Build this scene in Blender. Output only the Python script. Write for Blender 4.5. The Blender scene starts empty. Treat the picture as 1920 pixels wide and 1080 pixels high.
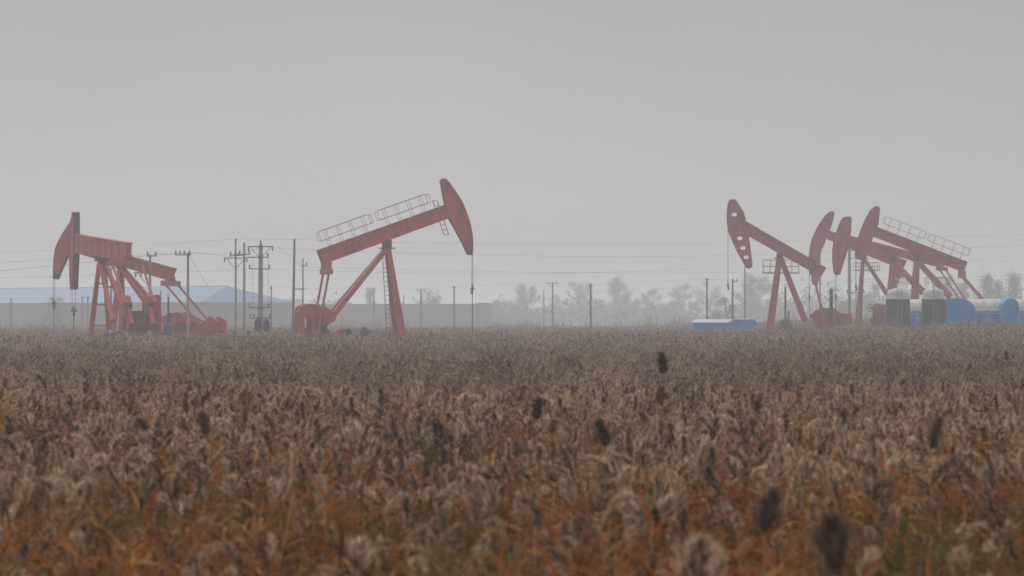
import bpy, math, random
import numpy as np
from mathutils import Vector, Matrix, Euler
from mathutils.geometry import tessellate_polygon

random.seed(7)
rng = np.random.default_rng(11)
scene = bpy.context.scene
col = scene.collection
R = math.radians

# ------------------------------------------------------------------ camera
F = 5600.0                       # focal length in photo pixels (1920 wide)
CZ = 3.15
HOR = 598.0
PIT = math.atan((HOR - 540) / F)
cam_d = bpy.data.cameras.new('camera')
cam = bpy.data.objects.new('camera', cam_d)
col.objects.link(cam)
cam_d.sensor_width = 36.0
cam_d.lens = 36.0 * F / 1920
cam_d.clip_start = 0.5
cam_d.clip_end = 20000
cam.location = (0, 0, CZ)
cam.rotation_euler = (R(90) + PIT, 0, 0)
cam_d.dof.use_dof = True
cam_d.dof.focus_distance = 190.0
cam_d.dof.aperture_fstop = 2.9
scene.camera = cam


def uv(px, py):
    u = (px - 960) / F
    v = (540 - py) / F
    y = math.cos(PIT) - v * math.sin(PIT)
    z = math.sin(PIT) + v * math.cos(PIT)
    return u / y, z / y


def at(px, py, Y):
    u, v = uv(px, py)
    return Vector((u * Y, Y, CZ + v * Y))


def sstep(a, b, t):
    t = min(1.0, max(0.0, (t - a) / (b - a)))
    return t * t * (3 - 2 * t)


def gz(x, y):
    """height of the land: it rises gently far off to the right"""
    return 1.25 * sstep(14, 52, x) * sstep(140, 300, y) * (1 - sstep(420, 700, y))


# ------------------------------------------------------------------ materials
def new_mat(name):
    m = bpy.data.materials.new(name)
    m.use_nodes = True
    nt = m.node_tree
    return m, nt, nt.nodes['Principled BSDF']


def ramp(nt, stops):
    n = nt.nodes.new('ShaderNodeValToRGB')
    e = n.color_ramp.elements
    while len(e) < len(stops):
        e.new(0.5)
    for i, (p, c) in enumerate(stops):
        e[i].position = p
        e[i].color = (*c, 1)
    return n


def noisy(name, stops, scale=3.0, detail=5, rough=0.7, metal=0.0, streak=None, bump=0.0):
    m, nt, b = new_mat(name)
    tc = nt.nodes.new('ShaderNodeTexCoord')
    mp = nt.nodes.new('ShaderNodeMapping')
    if streak:
        mp.inputs['Scale'].default_value = streak
    nz = nt.nodes.new('ShaderNodeTexNoise')
    nz.inputs['Scale'].default_value = scale
    nz.inputs['Detail'].default_value = detail
    nz.inputs['Roughness'].default_value = 0.65
    rp = ramp(nt, stops)
    nt.links.new(tc.outputs['Object'], mp.inputs['Vector'])
    nt.links.new(mp.outputs['Vector'], nz.inputs['Vector'])
    nt.links.new(nz.outputs['Fac'], rp.inputs['Fac'])
    nt.links.new(rp.outputs['Color'], b.inputs['Base Color'])
    b.inputs['Roughness'].default_value = rough
    b.inputs['Metallic'].default_value = metal
    if bump:
        bp = nt.nodes.new('ShaderNodeBump')
        bp.inputs['Strength'].default_value = bump
        nt.links.new(nz.outputs['Fac'], bp.inputs['Height'])
        nt.links.new(bp.outputs['Normal'], b.inputs['Normal'])
    return m


M = {}
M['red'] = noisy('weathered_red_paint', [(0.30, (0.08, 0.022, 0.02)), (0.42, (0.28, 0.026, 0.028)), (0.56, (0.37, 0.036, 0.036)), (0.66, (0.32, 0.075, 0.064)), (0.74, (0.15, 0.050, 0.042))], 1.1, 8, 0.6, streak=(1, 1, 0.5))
M['maroon'] = noisy('dull_maroon_paint', [(0.30, (0.05, 0.014, 0.018)), (0.42, (0.24, 0.022, 0.032)), (0.56, (0.30, 0.030, 0.042)), (0.66, (0.25, 0.048, 0.052)), (0.74, (0.09, 0.03, 0.03))], 1.1, 8, 0.6, streak=(1, 1, 0.5))
M['red_pale'] = noisy('faded_orange_red_paint', [(0.3, (0.24, 0.050, 0.038)), (0.55, (0.34, 0.085, 0.06)), (0.75, (0.30, 0.10, 0.08))], 1.5, 6, 0.65)
M['red_dark'] = noisy('greasy_dark_red_paint', [(0.35, (0.03, 0.014, 0.014)), (0.5, (0.11, 0.024, 0.022)), (0.7, (0.17, 0.034, 0.03))], 1.6, 6, 0.55)
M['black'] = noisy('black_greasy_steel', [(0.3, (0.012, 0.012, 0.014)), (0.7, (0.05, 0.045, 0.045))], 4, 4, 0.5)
M['steel'] = noisy('galvanised_steel', [(0.3, (0.10, 0.10, 0.105)), (0.7, (0.20, 0.20, 0.20))], 5, 4, 0.5, 0.4)
M['rail'] = noisy('dull_brown_rail_paint', [(0.3, (0.23, 0.15, 0.13)), (0.7, (0.36, 0.26, 0.23))], 4, 4, 0.6)
M['concrete'] = noisy('weathered_concrete', [(0.3, (0.20, 0.19, 0.185)), (0.7, (0.31, 0.30, 0.29))], 2.5, 6, 0.9, streak=(1, 1, 0.25))
M['dark_pole'] = noisy('dark_stained_concrete', [(0.3, (0.09, 0.088, 0.086)), (0.7, (0.16, 0.155, 0.15))], 2.5, 6, 0.9, streak=(1, 1, 0.25))
M['ceramic'] = noisy('brown_glazed_ceramic', [(0.3, (0.03, 0.025, 0.025)), (0.7, (0.08, 0.06, 0.05))], 6, 3, 0.3)
M['wire'] = noisy('aluminium_wire', [(0.3, (0.09, 0.09, 0.09)), (0.7, (0.15, 0.15, 0.15))], 2, 2, 0.6, 0.0)
M['blue'] = noisy('chalky_blue_paint', [(0.3, (0.004, 0.15, 0.36)), (0.55, (0.006, 0.20, 0.50)), (0.75, (0.03, 0.20, 0.40))], 1.2, 6, 0.5, streak=(1, 1, 0.4))
M['bright_blue'] = noisy('bright_blue_paint', [(0.3, (0.03, 0.16, 0.42)), (0.7, (0.08, 0.30, 0.58))], 3, 4, 0.45)
M['navy'] = noisy('dark_blue_machine_paint', [(0.3, (0.016, 0.03, 0.065)), (0.7, (0.04, 0.075, 0.14))], 3, 4, 0.5)
M['white'] = noisy('dirty_white_paint', [(0.3, (0.30, 0.30, 0.295)), (0.55, (0.50, 0.50, 0.49)), (0.75, (0.32, 0.30, 0.27))], 1.4, 6, 0.5)
M['tank_dark'] = noisy('dark_lagged_tank_shell', [(0.3, (0.014, 0.026, 0.042)), (0.7, (0.036, 0.052, 0.072))], 1.5, 6, 0.6, streak=(1, 1, 0.3))
M['tank_pale'] = noisy('pale_grey_tank_paint', [(0.3, (0.36, 0.375, 0.39)), (0.7, (0.54, 0.55, 0.56))], 2, 5, 0.5)
M['roof_blue'] = noisy('sun_faded_blue_sheet_roof', [(0.3, (0.015, 0.095, 0.24)), (0.7, (0.04, 0.15, 0.33))], 0.15, 5, 0.5)
M['wall_tan'] = noisy('tan_rendered_wall', [(0.3, (0.06, 0.06, 0.06)), (0.7, (0.13, 0.12, 0.11))], 0.25, 6, 0.9)
M['wall_grey'] = noisy('grey_blue_sheet_wall', [(0.3, (0.03, 0.05, 0.07)), (0.7, (0.06, 0.08, 0.10))], 0.2, 6, 0.8)
M['pale_wall'] = noisy('pale_wall_paint', [(0.3, (0.5, 0.5, 0.5)), (0.7, (0.65, 0.65, 0.65))], 0.5, 5, 0.8)
M['window'] = noisy('dusty_window_glass', [(0.3, (0.03, 0.04, 0.05)), (0.7, (0.06, 0.075, 0.09))], 0.5, 3, 0.2)
M['bark'] = noisy('grey_brown_bark', [(0.3, (0.05, 0.045, 0.04)), (0.7, (0.10, 0.09, 0.08))], 2, 5, 0.95)
M['twig'] = noisy('bare_grey_twigs', [(0.3, (0.03, 0.034, 0.034)), (0.7, (0.07, 0.072, 0.068))], 0.3, 4, 0.95)
M['rank_grass'] = noisy('pale_rank_grass', [(0.3, (0.13, 0.11, 0.09)), (0.7, (0.26, 0.22, 0.18))], 0.3, 4, 0.95)
M['leaf_dark'] = noisy('dark_green_foliage', [(0.3, (0.022, 0.034, 0.026)), (0.7, (0.05, 0.066, 0.048))], 0.35, 4, 0.9)
M['leaf_olive'] = noisy('olive_autumn_foliage', [(0.3, (0.08, 0.085, 0.05)), (0.7, (0.15, 0.145, 0.09))], 0.35, 4, 0.9)
M['pad'] = noisy('packed_gravelly_earth', [(0.3, (0.14, 0.12, 0.10)), (0.7, (0.24, 0.21, 0.18))], 1.2, 8, 0.95)

# ground: dry grass and mud
m, nt, b = new_mat('dry_marsh_ground')
geo = nt.nodes.new('ShaderNodeNewGeometry')
n1 = nt.nodes.new('ShaderNodeTexNoise'); n1.inputs['Scale'].default_value = 0.035; n1.inputs['Detail'].default_value = 8
n2 = nt.nodes.new('ShaderNodeTexNoise'); n2.inputs['Scale'].default_value = 2.0; n2.inputs['Detail'].default_value = 8
r1 = ramp(nt, [(0.35, (0.09, 0.062, 0.04)), (0.5, (0.17, 0.135, 0.10)), (0.68, (0.21, 0.18, 0.14))])
r2 = ramp(nt, [(0.3, (0.45, 0.42, 0.40)), (0.7, (1, 1, 1))])
mx = nt.nodes.new('ShaderNodeMix'); mx.data_type = 'RGBA'; mx.blend_type = 'MULTIPLY'; mx.inputs[0].default_value = 1.0
nt.links.new(geo.outputs['Position'], n1.inputs['Vector']); nt.links.new(geo.outputs['Position'], n2.inputs['Vector'])
nt.links.new(n1.outputs['Fac'], r1.inputs['Fac']); nt.links.new(n2.outputs['Fac'], r2.inputs['Fac'])
nt.links.new(r1.outputs['Color'], mx.inputs[6]); nt.links.new(r2.outputs['Color'], mx.inputs[7])
nt.links.new(mx.outputs[2], b.inputs['Base Color']); b.inputs['Roughness'].default_value = 0.95
M['ground'] = m


def plant_mat(name, stops, green=None, trans=0.35, patch_scale=0.35, patch=(0.55, 0.7), patch_col=(0.05, 0.06, 0.018), rough=0.85, bias=0.0):
    """Reed tissue: colour by the individual plant (random per instance) with patches over the marsh."""
    m, nt, b = new_mat(name)
    oi = nt.nodes.new('ShaderNodeObjectInfo')
    geo = nt.nodes.new('ShaderNodeNewGeometry')
    nz = nt.nodes.new('ShaderNodeTexNoise'); nz.inputs['Scale'].default_value = 9.0; nz.inputs['Detail'].default_value = 2
    nt.links.new(geo.outputs['Position'], nz.inputs['Vector'])
    mixv = nt.nodes.new('ShaderNodeMix'); mixv.data_type = 'FLOAT'; mixv.inputs[0].default_value = 0.45
    nt.links.new(oi.outputs['Random'], mixv.inputs[2]); nt.links.new(nz.outputs['Fac'], mixv.inputs[3])
    rp = ramp(nt, stops)
    nt.links.new(mixv.outputs[0], rp.inputs['Fac'])
    colour = rp.outputs['Color']
    if green is not None:
        n2 = nt.nodes.new('ShaderNodeTexNoise'); n2.inputs['Scale'].default_value = patch_scale; n2.inputs['Detail'].default_value = 4
        nt.links.new(geo.outputs['Position'], n2.inputs['Vector'])
        mr = nt.nodes.new('ShaderNodeMapRange'); mr.inputs['From Min'].default_value = patch[0]; mr.inputs['From Max'].default_value = patch[1]
        nt.links.new(n2.outputs['Fac'], mr.inputs['Value'])
        ml = nt.nodes.new('ShaderNodeMath'); ml.operation = 'MULTIPLY'; ml.inputs[1].default_value = green
        nt.links.new(mr.outputs['Result'], ml.inputs[0])
        mx = nt.nodes.new('ShaderNodeMix'); mx.data_type = 'RGBA'
        nt.links.new(ml.outputs[0], mx.inputs[0]); nt.links.new(colour, mx.inputs[6]); mx.inputs[7].default_value = (*patch_col, 1)
        colour = mx.outputs[2]
    nt.links.new(colour, b.inputs['Base Color'])
    b.inputs['Roughness'].default_value = rough
    b.inputs['Specular IOR Level'].default_value = 0.15
    if trans:
        tr = nt.nodes.new('ShaderNodeBsdfTranslucent')
        nt.links.new(colour, tr.inputs['Color'])
        ms = nt.nodes.new('ShaderNodeMixShader'); ms.inputs[0].default_value = trans
        out = nt.nodes['Material Output']
        nt.links.new(b.outputs[0], ms.inputs[1]); nt.links.new(tr.outputs[0], ms.inputs[2]); nt.links.new(ms.outputs[0], out.inputs['Surface'])
    return m


M['reed_leaf'] = plant_mat('dry_rust_reed_leaf', [(0.22, (0.035, 0.015, 0.007)), (0.38, (0.10, 0.032, 0.009)), (0.52, (0.36, 0.098, 0.014)), (0.62, (0.20, 0.070, 0.016)), (0.80, (0.50, 0.27, 0.09))], green=0.8, patch=(0.54, 0.63), patch_col=(0.060, 0.078, 0.016), patch_scale=0.5, trans=0.45)
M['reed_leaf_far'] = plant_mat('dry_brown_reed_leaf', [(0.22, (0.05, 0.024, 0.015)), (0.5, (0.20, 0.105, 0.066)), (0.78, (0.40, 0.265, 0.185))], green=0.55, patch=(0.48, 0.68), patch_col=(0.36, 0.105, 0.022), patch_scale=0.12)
M['reed_leaf_misted'] = plant_mat('mist_paled_reed_leaf', [(0.22, (0.10, 0.070, 0.056)), (0.5, (0.25, 0.185, 0.152)), (0.78, (0.40, 0.32, 0.275))], green=0.3, patch=(0.5, 0.7), patch_col=(0.30, 0.17, 0.10), patch_scale=0.05)  # dry leaf of the far reeds, ground mist mixed into its colour
M['reed_stem'] = plant_mat('dry_tan_reed_stem', [(0.25, (0.20, 0.10, 0.045)), (0.75, (0.42, 0.27, 0.14))], trans=0.0)
M['plume_hair'] = plant_mat('silvery_beige_plume_hair', [(0.22, (0.34, 0.225, 0.145)), (0.5, (0.66, 0.470, 0.325)), (0.78, (0.88, 0.69, 0.52))], trans=0.5)  # naturally pale hair, lightened further so the fringe looks backlit
M['plume_hair_far'] = plant_mat('mist_greyed_plume_hair', [(0.22, (0.22, 0.160, 0.128)), (0.5, (0.42, 0.320, 0.262)), (0.78, (0.62, 0.50, 0.42))], trans=0.5)  # hair of distant plumes, greyed in the colour for the mist
M['plume_core'] = plant_mat('brown_plume_core', [(0.22, (0.045, 0.025, 0.014)), (0.5, (0.14, 0.080, 0.045)), (0.78, (0.34, 0.215, 0.13))], trans=0.3)  # brown seeds, darkened further as the shaded heart behind the bright rim
M['plume_brown'] = plant_mat('brown_ripe_plume', [(0.2, (0.17, 0.115, 0.08)), (0.8, (0.34, 0.24, 0.175))], trans=0.35)
M['plume_dark'] = plant_mat('dark_unopened_plume', [(0.2, (0.060, 0.038, 0.026)), (0.8, (0.12, 0.080, 0.055))], trans=0.25)


# ------------------------------------------------------------------ mesh builder
class MB:
    def __init__(self):
        self.v = []; self.f = []; self.mi = []

    def add(self, vs, fs, mi=0):
        o = len(self.v)
        self.v.extend([tuple(p) for p in vs])
        self.f.extend([tuple(i + o for i in q) for q in fs])
        self.mi.extend([mi] * len(fs))

    def bar(self, p0, p1, w, h=None, w1=None, h1=None, ref=(0, 1, 0), mi=0):
        """box from p0 to p1; w along ref, h across"""
        p0 = Vector(p0); p1 = Vector(p1)
        h = w if h is None else h
        w1 = w if w1 is None else w1
        h1 = h if h1 is None else h1
        d = (p1 - p0).normalized()
        s = Vector(ref)
        s = s - d * s.dot(d)
        if s.length < 1e-4:
            s = Vector((1, 0, 0)) - d * d.x
        s.normalize()
        u = d.cross(s)
        vs = []
        for p, a, b in ((p0, w / 2, h / 2), (p1, w1 / 2, h1 / 2)):
            vs += [p - s * a - u * b, p + s * a - u * b, p + s * a + u * b, p - s * a + u * b]
        self.add(vs, [(3, 2, 1, 0), (4, 5, 6, 7), (0, 1, 5, 4), (1, 2, 6, 5), (2, 3, 7, 6), (3, 0, 4, 7)], mi)

    def box(self, c, s, mi=0):
        c = Vector(c)
        self.bar(c - Vector((0, 0, s[2] / 2)), c + Vector((0, 0, s[2] / 2)), s[1], s[0], ref=(0, 1, 0), mi=mi)

    def tube(self, p0, p1, r, n=8, r1=None, caps=True, mi=0):
        p0 = Vector(p0); p1 = Vector(p1); r1 = r if r1 is None else r1
        d = (p1 - p0).normalized()
        a = d.orthogonal().normalized(); b = d.cross(a)
        vs = []
        for p, q in ((p0, r), (p1, r1)):
            for i in range(n):
                t = 2 * math.pi * i / n
                vs.append(p + (a * math.cos(t) + b * math.sin(t)) * q)
        fs = [(i, (i + 1) % n, n + (i + 1) % n, n + i) for i in range(n)]
        if caps:
            fs += [tuple(range(n))[::-1], tuple(range(n, 2 * n))]
        self.add(vs, fs, mi)

    def lathe(self, c, prof, n=24, axis='z', mi=0):
        """prof: list of (radius, height)"""
        vs = []
        for r, h in prof:
            for i in range(n):
                t = 2 * math.pi * i / n
                a, bq = r * math.cos(t), r * math.sin(t)
                p = (a, bq, h) if axis == 'z' else ((a, h, bq) if axis == 'y' else (h, a, bq))
                vs.append((c[0] + p[0], c[1] + p[1], c[2] + p[2]))
        k = len(prof)
        fs = []
        for j in range(k - 1):
            for i in range(n):
                fs.append((j * n + i, j * n + (i + 1) % n, (j + 1) * n + (i + 1) % n, (j + 1) * n + i))
        fs.append(tuple(range(n))[::-1]); fs.append(tuple(range((k - 1) * n, k * n)))
        self.add(vs, fs, mi)

    def ring(self, c, r, t, n=20, axis='y'):
        pts = []
        for i in range(n):
            a = 2 * math.pi * i / n
            if axis == 'y':
                pts.append(Vector((c[0] + r * math.cos(a), c[1], c[2] + r * math.sin(a))))
            else:
                pts.append(Vector((c[0] + r * math.cos(a), c[1] + r * math.sin(a), c[2])))
        for i in range(n):
            self.tube(pts[i], pts[(i + 1) % n], t, 5, caps=False)

    def path(self, pts, r, n=6):
        for a, b in zip(pts[:-1], pts[1:]):
            self.tube(a, b, r, n)

    def prism(self, poly, y0, y1, holes=(), mi=0):
        """poly in (x, z), extruded along y"""
        loops = [[Vector((x, z, 0)) for x, z in poly]] + [[Vector((x, z, 0)) for x, z in h] for h in holes]
        flat = [p for l in loops for p in l]
        tris = tessellate_polygon(loops)
        n = len(flat)
        vs = [(p.x, y0, p.y) for p in flat] + [(p.x, y1, p.y) for p in flat]
        fs = [tuple(t) for t in tris] + [tuple(i + n for i in t[::-1]) for t in tris]
        o = 0
        for l in loops:
            k = len(l)
            for i in range(k):
                fs.append((o + i, o + (i + 1) % k, n + o + (i + 1) % k, n + o + i))
            o += k
        self.add(vs, fs, mi)

    def mesh(self, name, mats):
        me = bpy.data.meshes.new(name)
        me.from_pydata(self.v, [], self.f)
        for mm in (mats if isinstance(mats, (list, tuple)) else [mats]):
            me.materials.append(mm)
        if any(self.mi):
            me.polygons.foreach_set('material_index', self.mi)
        me.update()
        return me

    def build(self, name, mats, parent=None, smooth=False):
        me = self.mesh(name, mats)
        if smooth:
            me.polygons.foreach_set('use_smooth', [True] * len(me.polygons))
        o = bpy.data.objects.new(name, me)
        col.objects.link(o)
        if parent is not None:
            o.parent = parent
        return o


def tag(o, label=None, cat=None, group=None, kind=None):
    if label: o['label'] = label
    if cat: o['category'] = cat
    if group: o['group'] = group
    if kind: o['kind'] = kind
    return o


def empty(name, loc, rz, label, cat, group=None):
    o = bpy.data.objects.new(name, None)
    o.empty_display_size = 0.5
    col.objects.link(o)
    o.location = loc; o.rotation_euler = (0, 0, rz)
    return tag(o, label, cat, group)


# ------------------------------------------------------------------ sky and light
w = bpy.data.worlds.new('World'); scene.world = w; w.use_nodes = True
wn = w.node_tree.nodes; wl = w.node_tree.links
bg = wn['Background']
SUN_EL, SUN_ROT = R(40), R(-35)
sky = wn.new('ShaderNodeTexSky'); sky.sky_type = 'NISHITA'; sky.sun_disc = False
sky.sun_elevation = SUN_EL; sky.sun_rotation = SUN_ROT; sky.dust_density = 6.0; sky.air_density = 1.0
hs = wn.new('ShaderNodeHueSaturation'); hs.inputs['Saturation'].default_value = 0.12
wl.new(sky.outputs[0], hs.inputs['Color'])
tc = wn.new('ShaderNodeTexCoord'); sx = wn.new('ShaderNodeSeparateXYZ')
wl.new(tc.outputs['Generated'], sx.inputs[0])
# cloud cover: an overcast dome, brighter overhead than near the horizon (soft low cloud bands in it)
cr = ramp(w.node_tree, [(0.0, (0.425, 0.415, 0.413)), (0.04, (0.43, 0.42, 0.418)), (0.13, (0.32, 0.314, 0.315)), (0.35, (0.52, 0.52, 0.525)), (1.0, (1.2, 1.2, 1.21))])
wl.new(sx.outputs['Z'], cr.inputs['Fac'])
cm = wn.new('ShaderNodeVectorMath'); cm.operation = 'SCALE'; cm.inputs['Scale'].default_value = 12.0
wl.new(cr.outputs['Color'], cm.inputs[0])
cn = wn.new('ShaderNodeTexNoise'); cn.inputs['Scale'].default_value = 5.0; cn.inputs['Detail'].default_value = 4
wl.new(tc.outputs['Generated'], cn.inputs['Vector'])
cmr = wn.new('ShaderNodeMapRange'); cmr.inputs['To Min'].default_value = 0.90; cmr.inputs['To Max'].default_value = 1.10
wl.new(cn.outputs['Fac'], cmr.inputs['Value'])
cm2 = wn.new('ShaderNodeVectorMath'); cm2.operation = 'SCALE'
wl.new(cm.outputs[0], cm2.inputs[0]); wl.new(cmr.outputs['Result'], cm2.inputs['Scale'])
mxs = wn.new('ShaderNodeMix'); mxs.data_type = 'RGBA'; mxs.inputs[0].default_value = 0.9
wl.new(hs.outputs[0], mxs.inputs[6]); wl.new(cm2.outputs[0], mxs.inputs[7])
wl.new(mxs.outputs[2], bg.inputs['Color'])
bg.inputs['Strength'].default_value = 0.10

sd = bpy.data.lights.new('sun', 'SUN'); sd.energy = 1.0; sd.angle = R(22); sd.color = (1.0, 0.97, 0.93)
so = bpy.data.objects.new('sun', sd); col.objects.link(so)
sdir = Vector((math.sin(SUN_ROT) * math.cos(SUN_EL), math.cos(SUN_ROT) * math.cos(SUN_EL), math.sin(SUN_EL)))
so.rotation_euler = (-sdir).to_track_quat('-Z', 'Y').to_euler()
scene.view_settings.view_transform = 'Standard'
scene.view_settings.look = 'None'
scene.view_settings.exposure = 0.0
scene.view_settings.gamma = 1.0

# ------------------------------------------------------------------ ground
xs = np.unique(np.concatenate([np.linspace(-860, -120, 8), np.linspace(-120, 120, 49), np.linspace(120, 860, 8)]))
ys = np.unique(np.concatenate([np.linspace(-40, 120, 5), np.linspace(120, 720, 49), np.linspace(720, 2900, 12)]))
gv = [(x, y, gz(x, y)) for y in ys for x in xs]
nx = len(xs)
gf = [(j * nx + i, j * nx + i + 1, (j + 1) * nx + i + 1, (j + 1) * nx + i) for j in range(len(ys) - 1) for i in range(nx - 1)]
g = MB(); g.add(gv, gf)
tag(g.build('ground', M['ground']), 'flat dry marsh land under and beyond the reed bed', kind='structure')

PADS = []        # (cx, cy, half x, half y, z)


def pad(cx, cy, hx, hy, z):
    PADS.append((cx, cy, hx, hy))
    b0 = gz(cx, cy) - 0.3
    mb = MB()
    e = 1.2
    vs = [(cx - hx - e, cy - hy - e, b0), (cx + hx + e, cy - hy - e, b0), (cx + hx + e, cy + hy + e, b0), (cx - hx - e, cy + hy + e, b0),
          (cx - hx, cy - hy, z), (cx + hx, cy - hy, z), (cx + hx, cy + hy, z), (cx - hx, cy + hy, z)]
    mb.add(vs, [(4, 5, 6, 7), (0, 1, 5, 4), (1, 2, 6, 5), (2, 3, 7, 6), (3, 0, 4, 7)])
    tag(mb.build('earth_pad', M['pad']), 'low raised earth pad under the oil well machinery', kind='structure')


# ------------------------------------------------------------------ pumpjacks
class Plane:
    """the vertical plane a pumpjack's beam swings in; maps photo pixels to (x forward, z) in it"""
    def __init__(s, px, Y, sgn, psi, padz):
        s.Y = Y; s.X = uv(px, 600)[0] * Y
        s.c = sgn * math.cos(R(psi)); s.s = math.sin(R(psi)); s.pz = padz

    def pt(s, px, py):
        u, v = uv(px, py)
        x = (u * s.Y - s.X) / (s.c - u * s.s)
        return x, CZ + v * (s.Y + x * s.s) - s.pz


def arcpts(c, r, a0, a1, n):
    return [(c[0] + r * math.cos(R(a0 + (a1 - a0) * i / n)), c[1] + r * math.sin(R(a0 + (a1 - a0) * i / n))) for i in range(n + 1)]


RED = 'red'
PGROUP = 'red oil pumpjacks standing along the marsh'


def pumpjack(label, Y, px0, sgn, psi, padz, arc, back, beam, apex, front, rear, eq, pin, hub, cw, base_px,
             spread=1.2, legw=0.42, holes=(), rails=(), ladder=None, platform=None, head_w=0.5, beam_w=0.42, mat='red', tip=True,
             gear_h=1.6, motor=True, local_head=None, cable_to=None, crank_lat=0.95, headladder=None, cable_from=None, weight=True):
    P = Plane(px0, Y, sgn, psi, padz)
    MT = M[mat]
    yaw = math.atan2(P.s, P.c)
    root = empty('pumpjack', (P.X, Y, padz), yaw, label, 'pumpjack', PGROUP)
    p = P.pt
    # --- horse head: two side plates, a curved front plate, ribs, open back
    A = [p(*q) for q in arc]; B = [p(*q) for q in back]
    if local_head:
        A, B = local_head
    hw = head_w / 2
    mb = MB()
    HL = [[p(cx + rx * math.cos(t), cy + ry * math.sin(t)) for t in [2 * math.pi * k / 14 for k in range(14)]] for cx, cy, rx, ry in holes]
    poly = A + B
    mb.prism(poly, -hw, -hw + 0.03, HL)
    mb.prism(poly, hw - 0.03, hw, HL)
    cx = sum(q[0] for q in poly) / len(poly); cz = sum(q[1] for q in poly) / len(poly)
    for a, b2 in zip(A[:-1], A[1:]):
        # plate, a little proud of the sides
        mb.bar((a[0], 0, a[1]), (b2[0], 0, b2[1]), head_w + 0.09, 0.05)
    for k in (0.2, 0.45, 0.7, 0.9):
        ia = A[int(k * (len(A) - 1))]
        jb = B[min(len(B) - 1, int((1 - k) * (len(B) - 1)))]
        q0 = (ia[0] * 0.9 + jb[0] * 0.1, ia[1] * 0.9 + jb[1] * 0.1); q1 = (ia[0] * 0.15 + jb[0] * 0.85, ia[1] * 0.15 + jb[1] * 0.85)
        mb.bar((q0[0], 0, q0[1]), (q1[0], 0, q1[1]), head_w - 0.08, 0.04)
    head = mb.build('horse_head', MT, root)
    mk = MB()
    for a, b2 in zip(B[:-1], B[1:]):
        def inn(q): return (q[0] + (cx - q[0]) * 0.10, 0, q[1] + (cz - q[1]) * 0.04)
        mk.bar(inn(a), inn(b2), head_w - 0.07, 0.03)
    mk.build('head_back_shade', M['black'], head)  # black plate added to stand in for the shade inside the open back
    if tip:
        t0 = A[-1]; t1 = B[0]
        mt = MB()
        k = 0.13
        def lerp(a, b, t): return (a[0] + (b[0] - a[0]) * t, a[1] + (b[1] - a[1]) * t)
        up0 = lerp(t0, A[-2], 0.8); up1 = lerp(t1, B[1] if len(B) > 1 else t1, 0.35)
        mt.prism([up0, (t0[0], t0[1] - 0.02), (t1[0], t1[1] - 0.02), up1], -hw - 0.012, hw + 0.012)
        mt.build('head_tip', M['black'], head)
    # --- walking beam  beam = [tail top, head top, head bottom, tail bottom]
    bm = [p(*q) for q in beam]
    mb = MB()
    mb.prism(bm, -beam_w / 2 + 0.05, beam_w / 2 - 0.05)
    t0, t1, h1, h0 = bm[0], bm[1], bm[2], bm[-1]
    V = lambda q, y=0: Vector((q[0], y, q[1]))
    for a, b2 in ((t0, t1), (bm[3], h1)):
        mb.bar(V(a), V(b2), beam_w + 0.06, 0.09)
    for k in range(1, 8):
        t = k / 8
        q0 = V(bm[3]).lerp(V(h1), t); q1 = V(t0).lerp(V(t1), t)
        mb.bar(q0, q1, beam_w - 0.02, 0.03)
    wb = mb.build('walking_beam', MT, root)
    for rl in rails:                     # rl: start fraction, end fraction, height, posts
        mr = MB()
        axis = (V(t1) - V(t0)).normalized(); nor = Vector((-axis.z, 0, axis.x))
        if nor.z < 0: nor = -nor
        s0 = V(t0).lerp(V(t1), rl[0]); s1 = V(t0).lerp(V(t1), rl[1])
        ht = rl[2]; yy = 0.42; rr = 0.02
        for sd_ in (-yy, yy):
            o = Vector((0, sd_, 0))
            a, b2 = s0 + o, s1 + o
            pa = [a + nor * 0.45 * ht - axis * 0.10, a + nor * ht * 0.93 - axis * 0.12, a + nor * ht + axis * 0.1, b2 + nor * ht - axis * 0.1, b2 + nor * ht * 0.93 + axis * 0.12, b2 + nor * 0.45 * ht + axis * 0.10]
            mr.path(pa, rr, 5)
            mr.path([pa[0], pa[-1]], rr * 0.9, 5)
            for k in range(rl[3]):
                q = a.lerp(b2, (k + 0.5) / rl[3] if rl[3] > 1 else 0.5)
                mr.path([q - nor * 0.25, q + nor * ht], rr, 5)
        for a in (s0 - axis * 0.1, s1 + axis * 0.1):
            for hh in (0.45, 0.93):
                mr.path([a + nor * hh * ht + Vector((0, -yy, 0)), a + nor * hh * ht + Vector((0, yy, 0))], rr, 5)
        for k in range(3):
            q = s0.lerp(s1, (k + 0.5) / 3)
            mr.bar(q + nor * 0.04 + Vector((0, -yy, 0)), q + nor * 0.04 + Vector((0, yy, 0)), 0.06, 0.06, ref=(1, 0, 0))
        mr.build('handrail', M['rail'], root)
    # --- saddle bearing
    ap = p(*apex)
    bl = None
    tt = (ap[0] - bm[3][0]) / (h1[0] - bm[3][0] + 1e-9)
    bz = bm[3][1] + (h1[1] - bm[3][1]) * tt
    mb = MB()
    mb.bar((ap[0], 0, ap[1] - 0.1), (ap[0], 0, bz + 0.02), 0.7, 0.62)
    mb.tube((ap[0], -0.55, (ap[1] + bz) / 2), (ap[0], 0.55, (ap[1] + bz) / 2), 0.2, 12)
    mb.bar((ap[0] - 0.55, 0, ap[1] - 0.1), (ap[0] + 0.55, 0, ap[1] - 0.1), 0.9, 0.09)
    mb.build('saddle_bearing', M['red_dark'], root)
    # --- tower legs
    fx = p(front, 640)[0]; rx_, rz_ = p(*rear)
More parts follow.
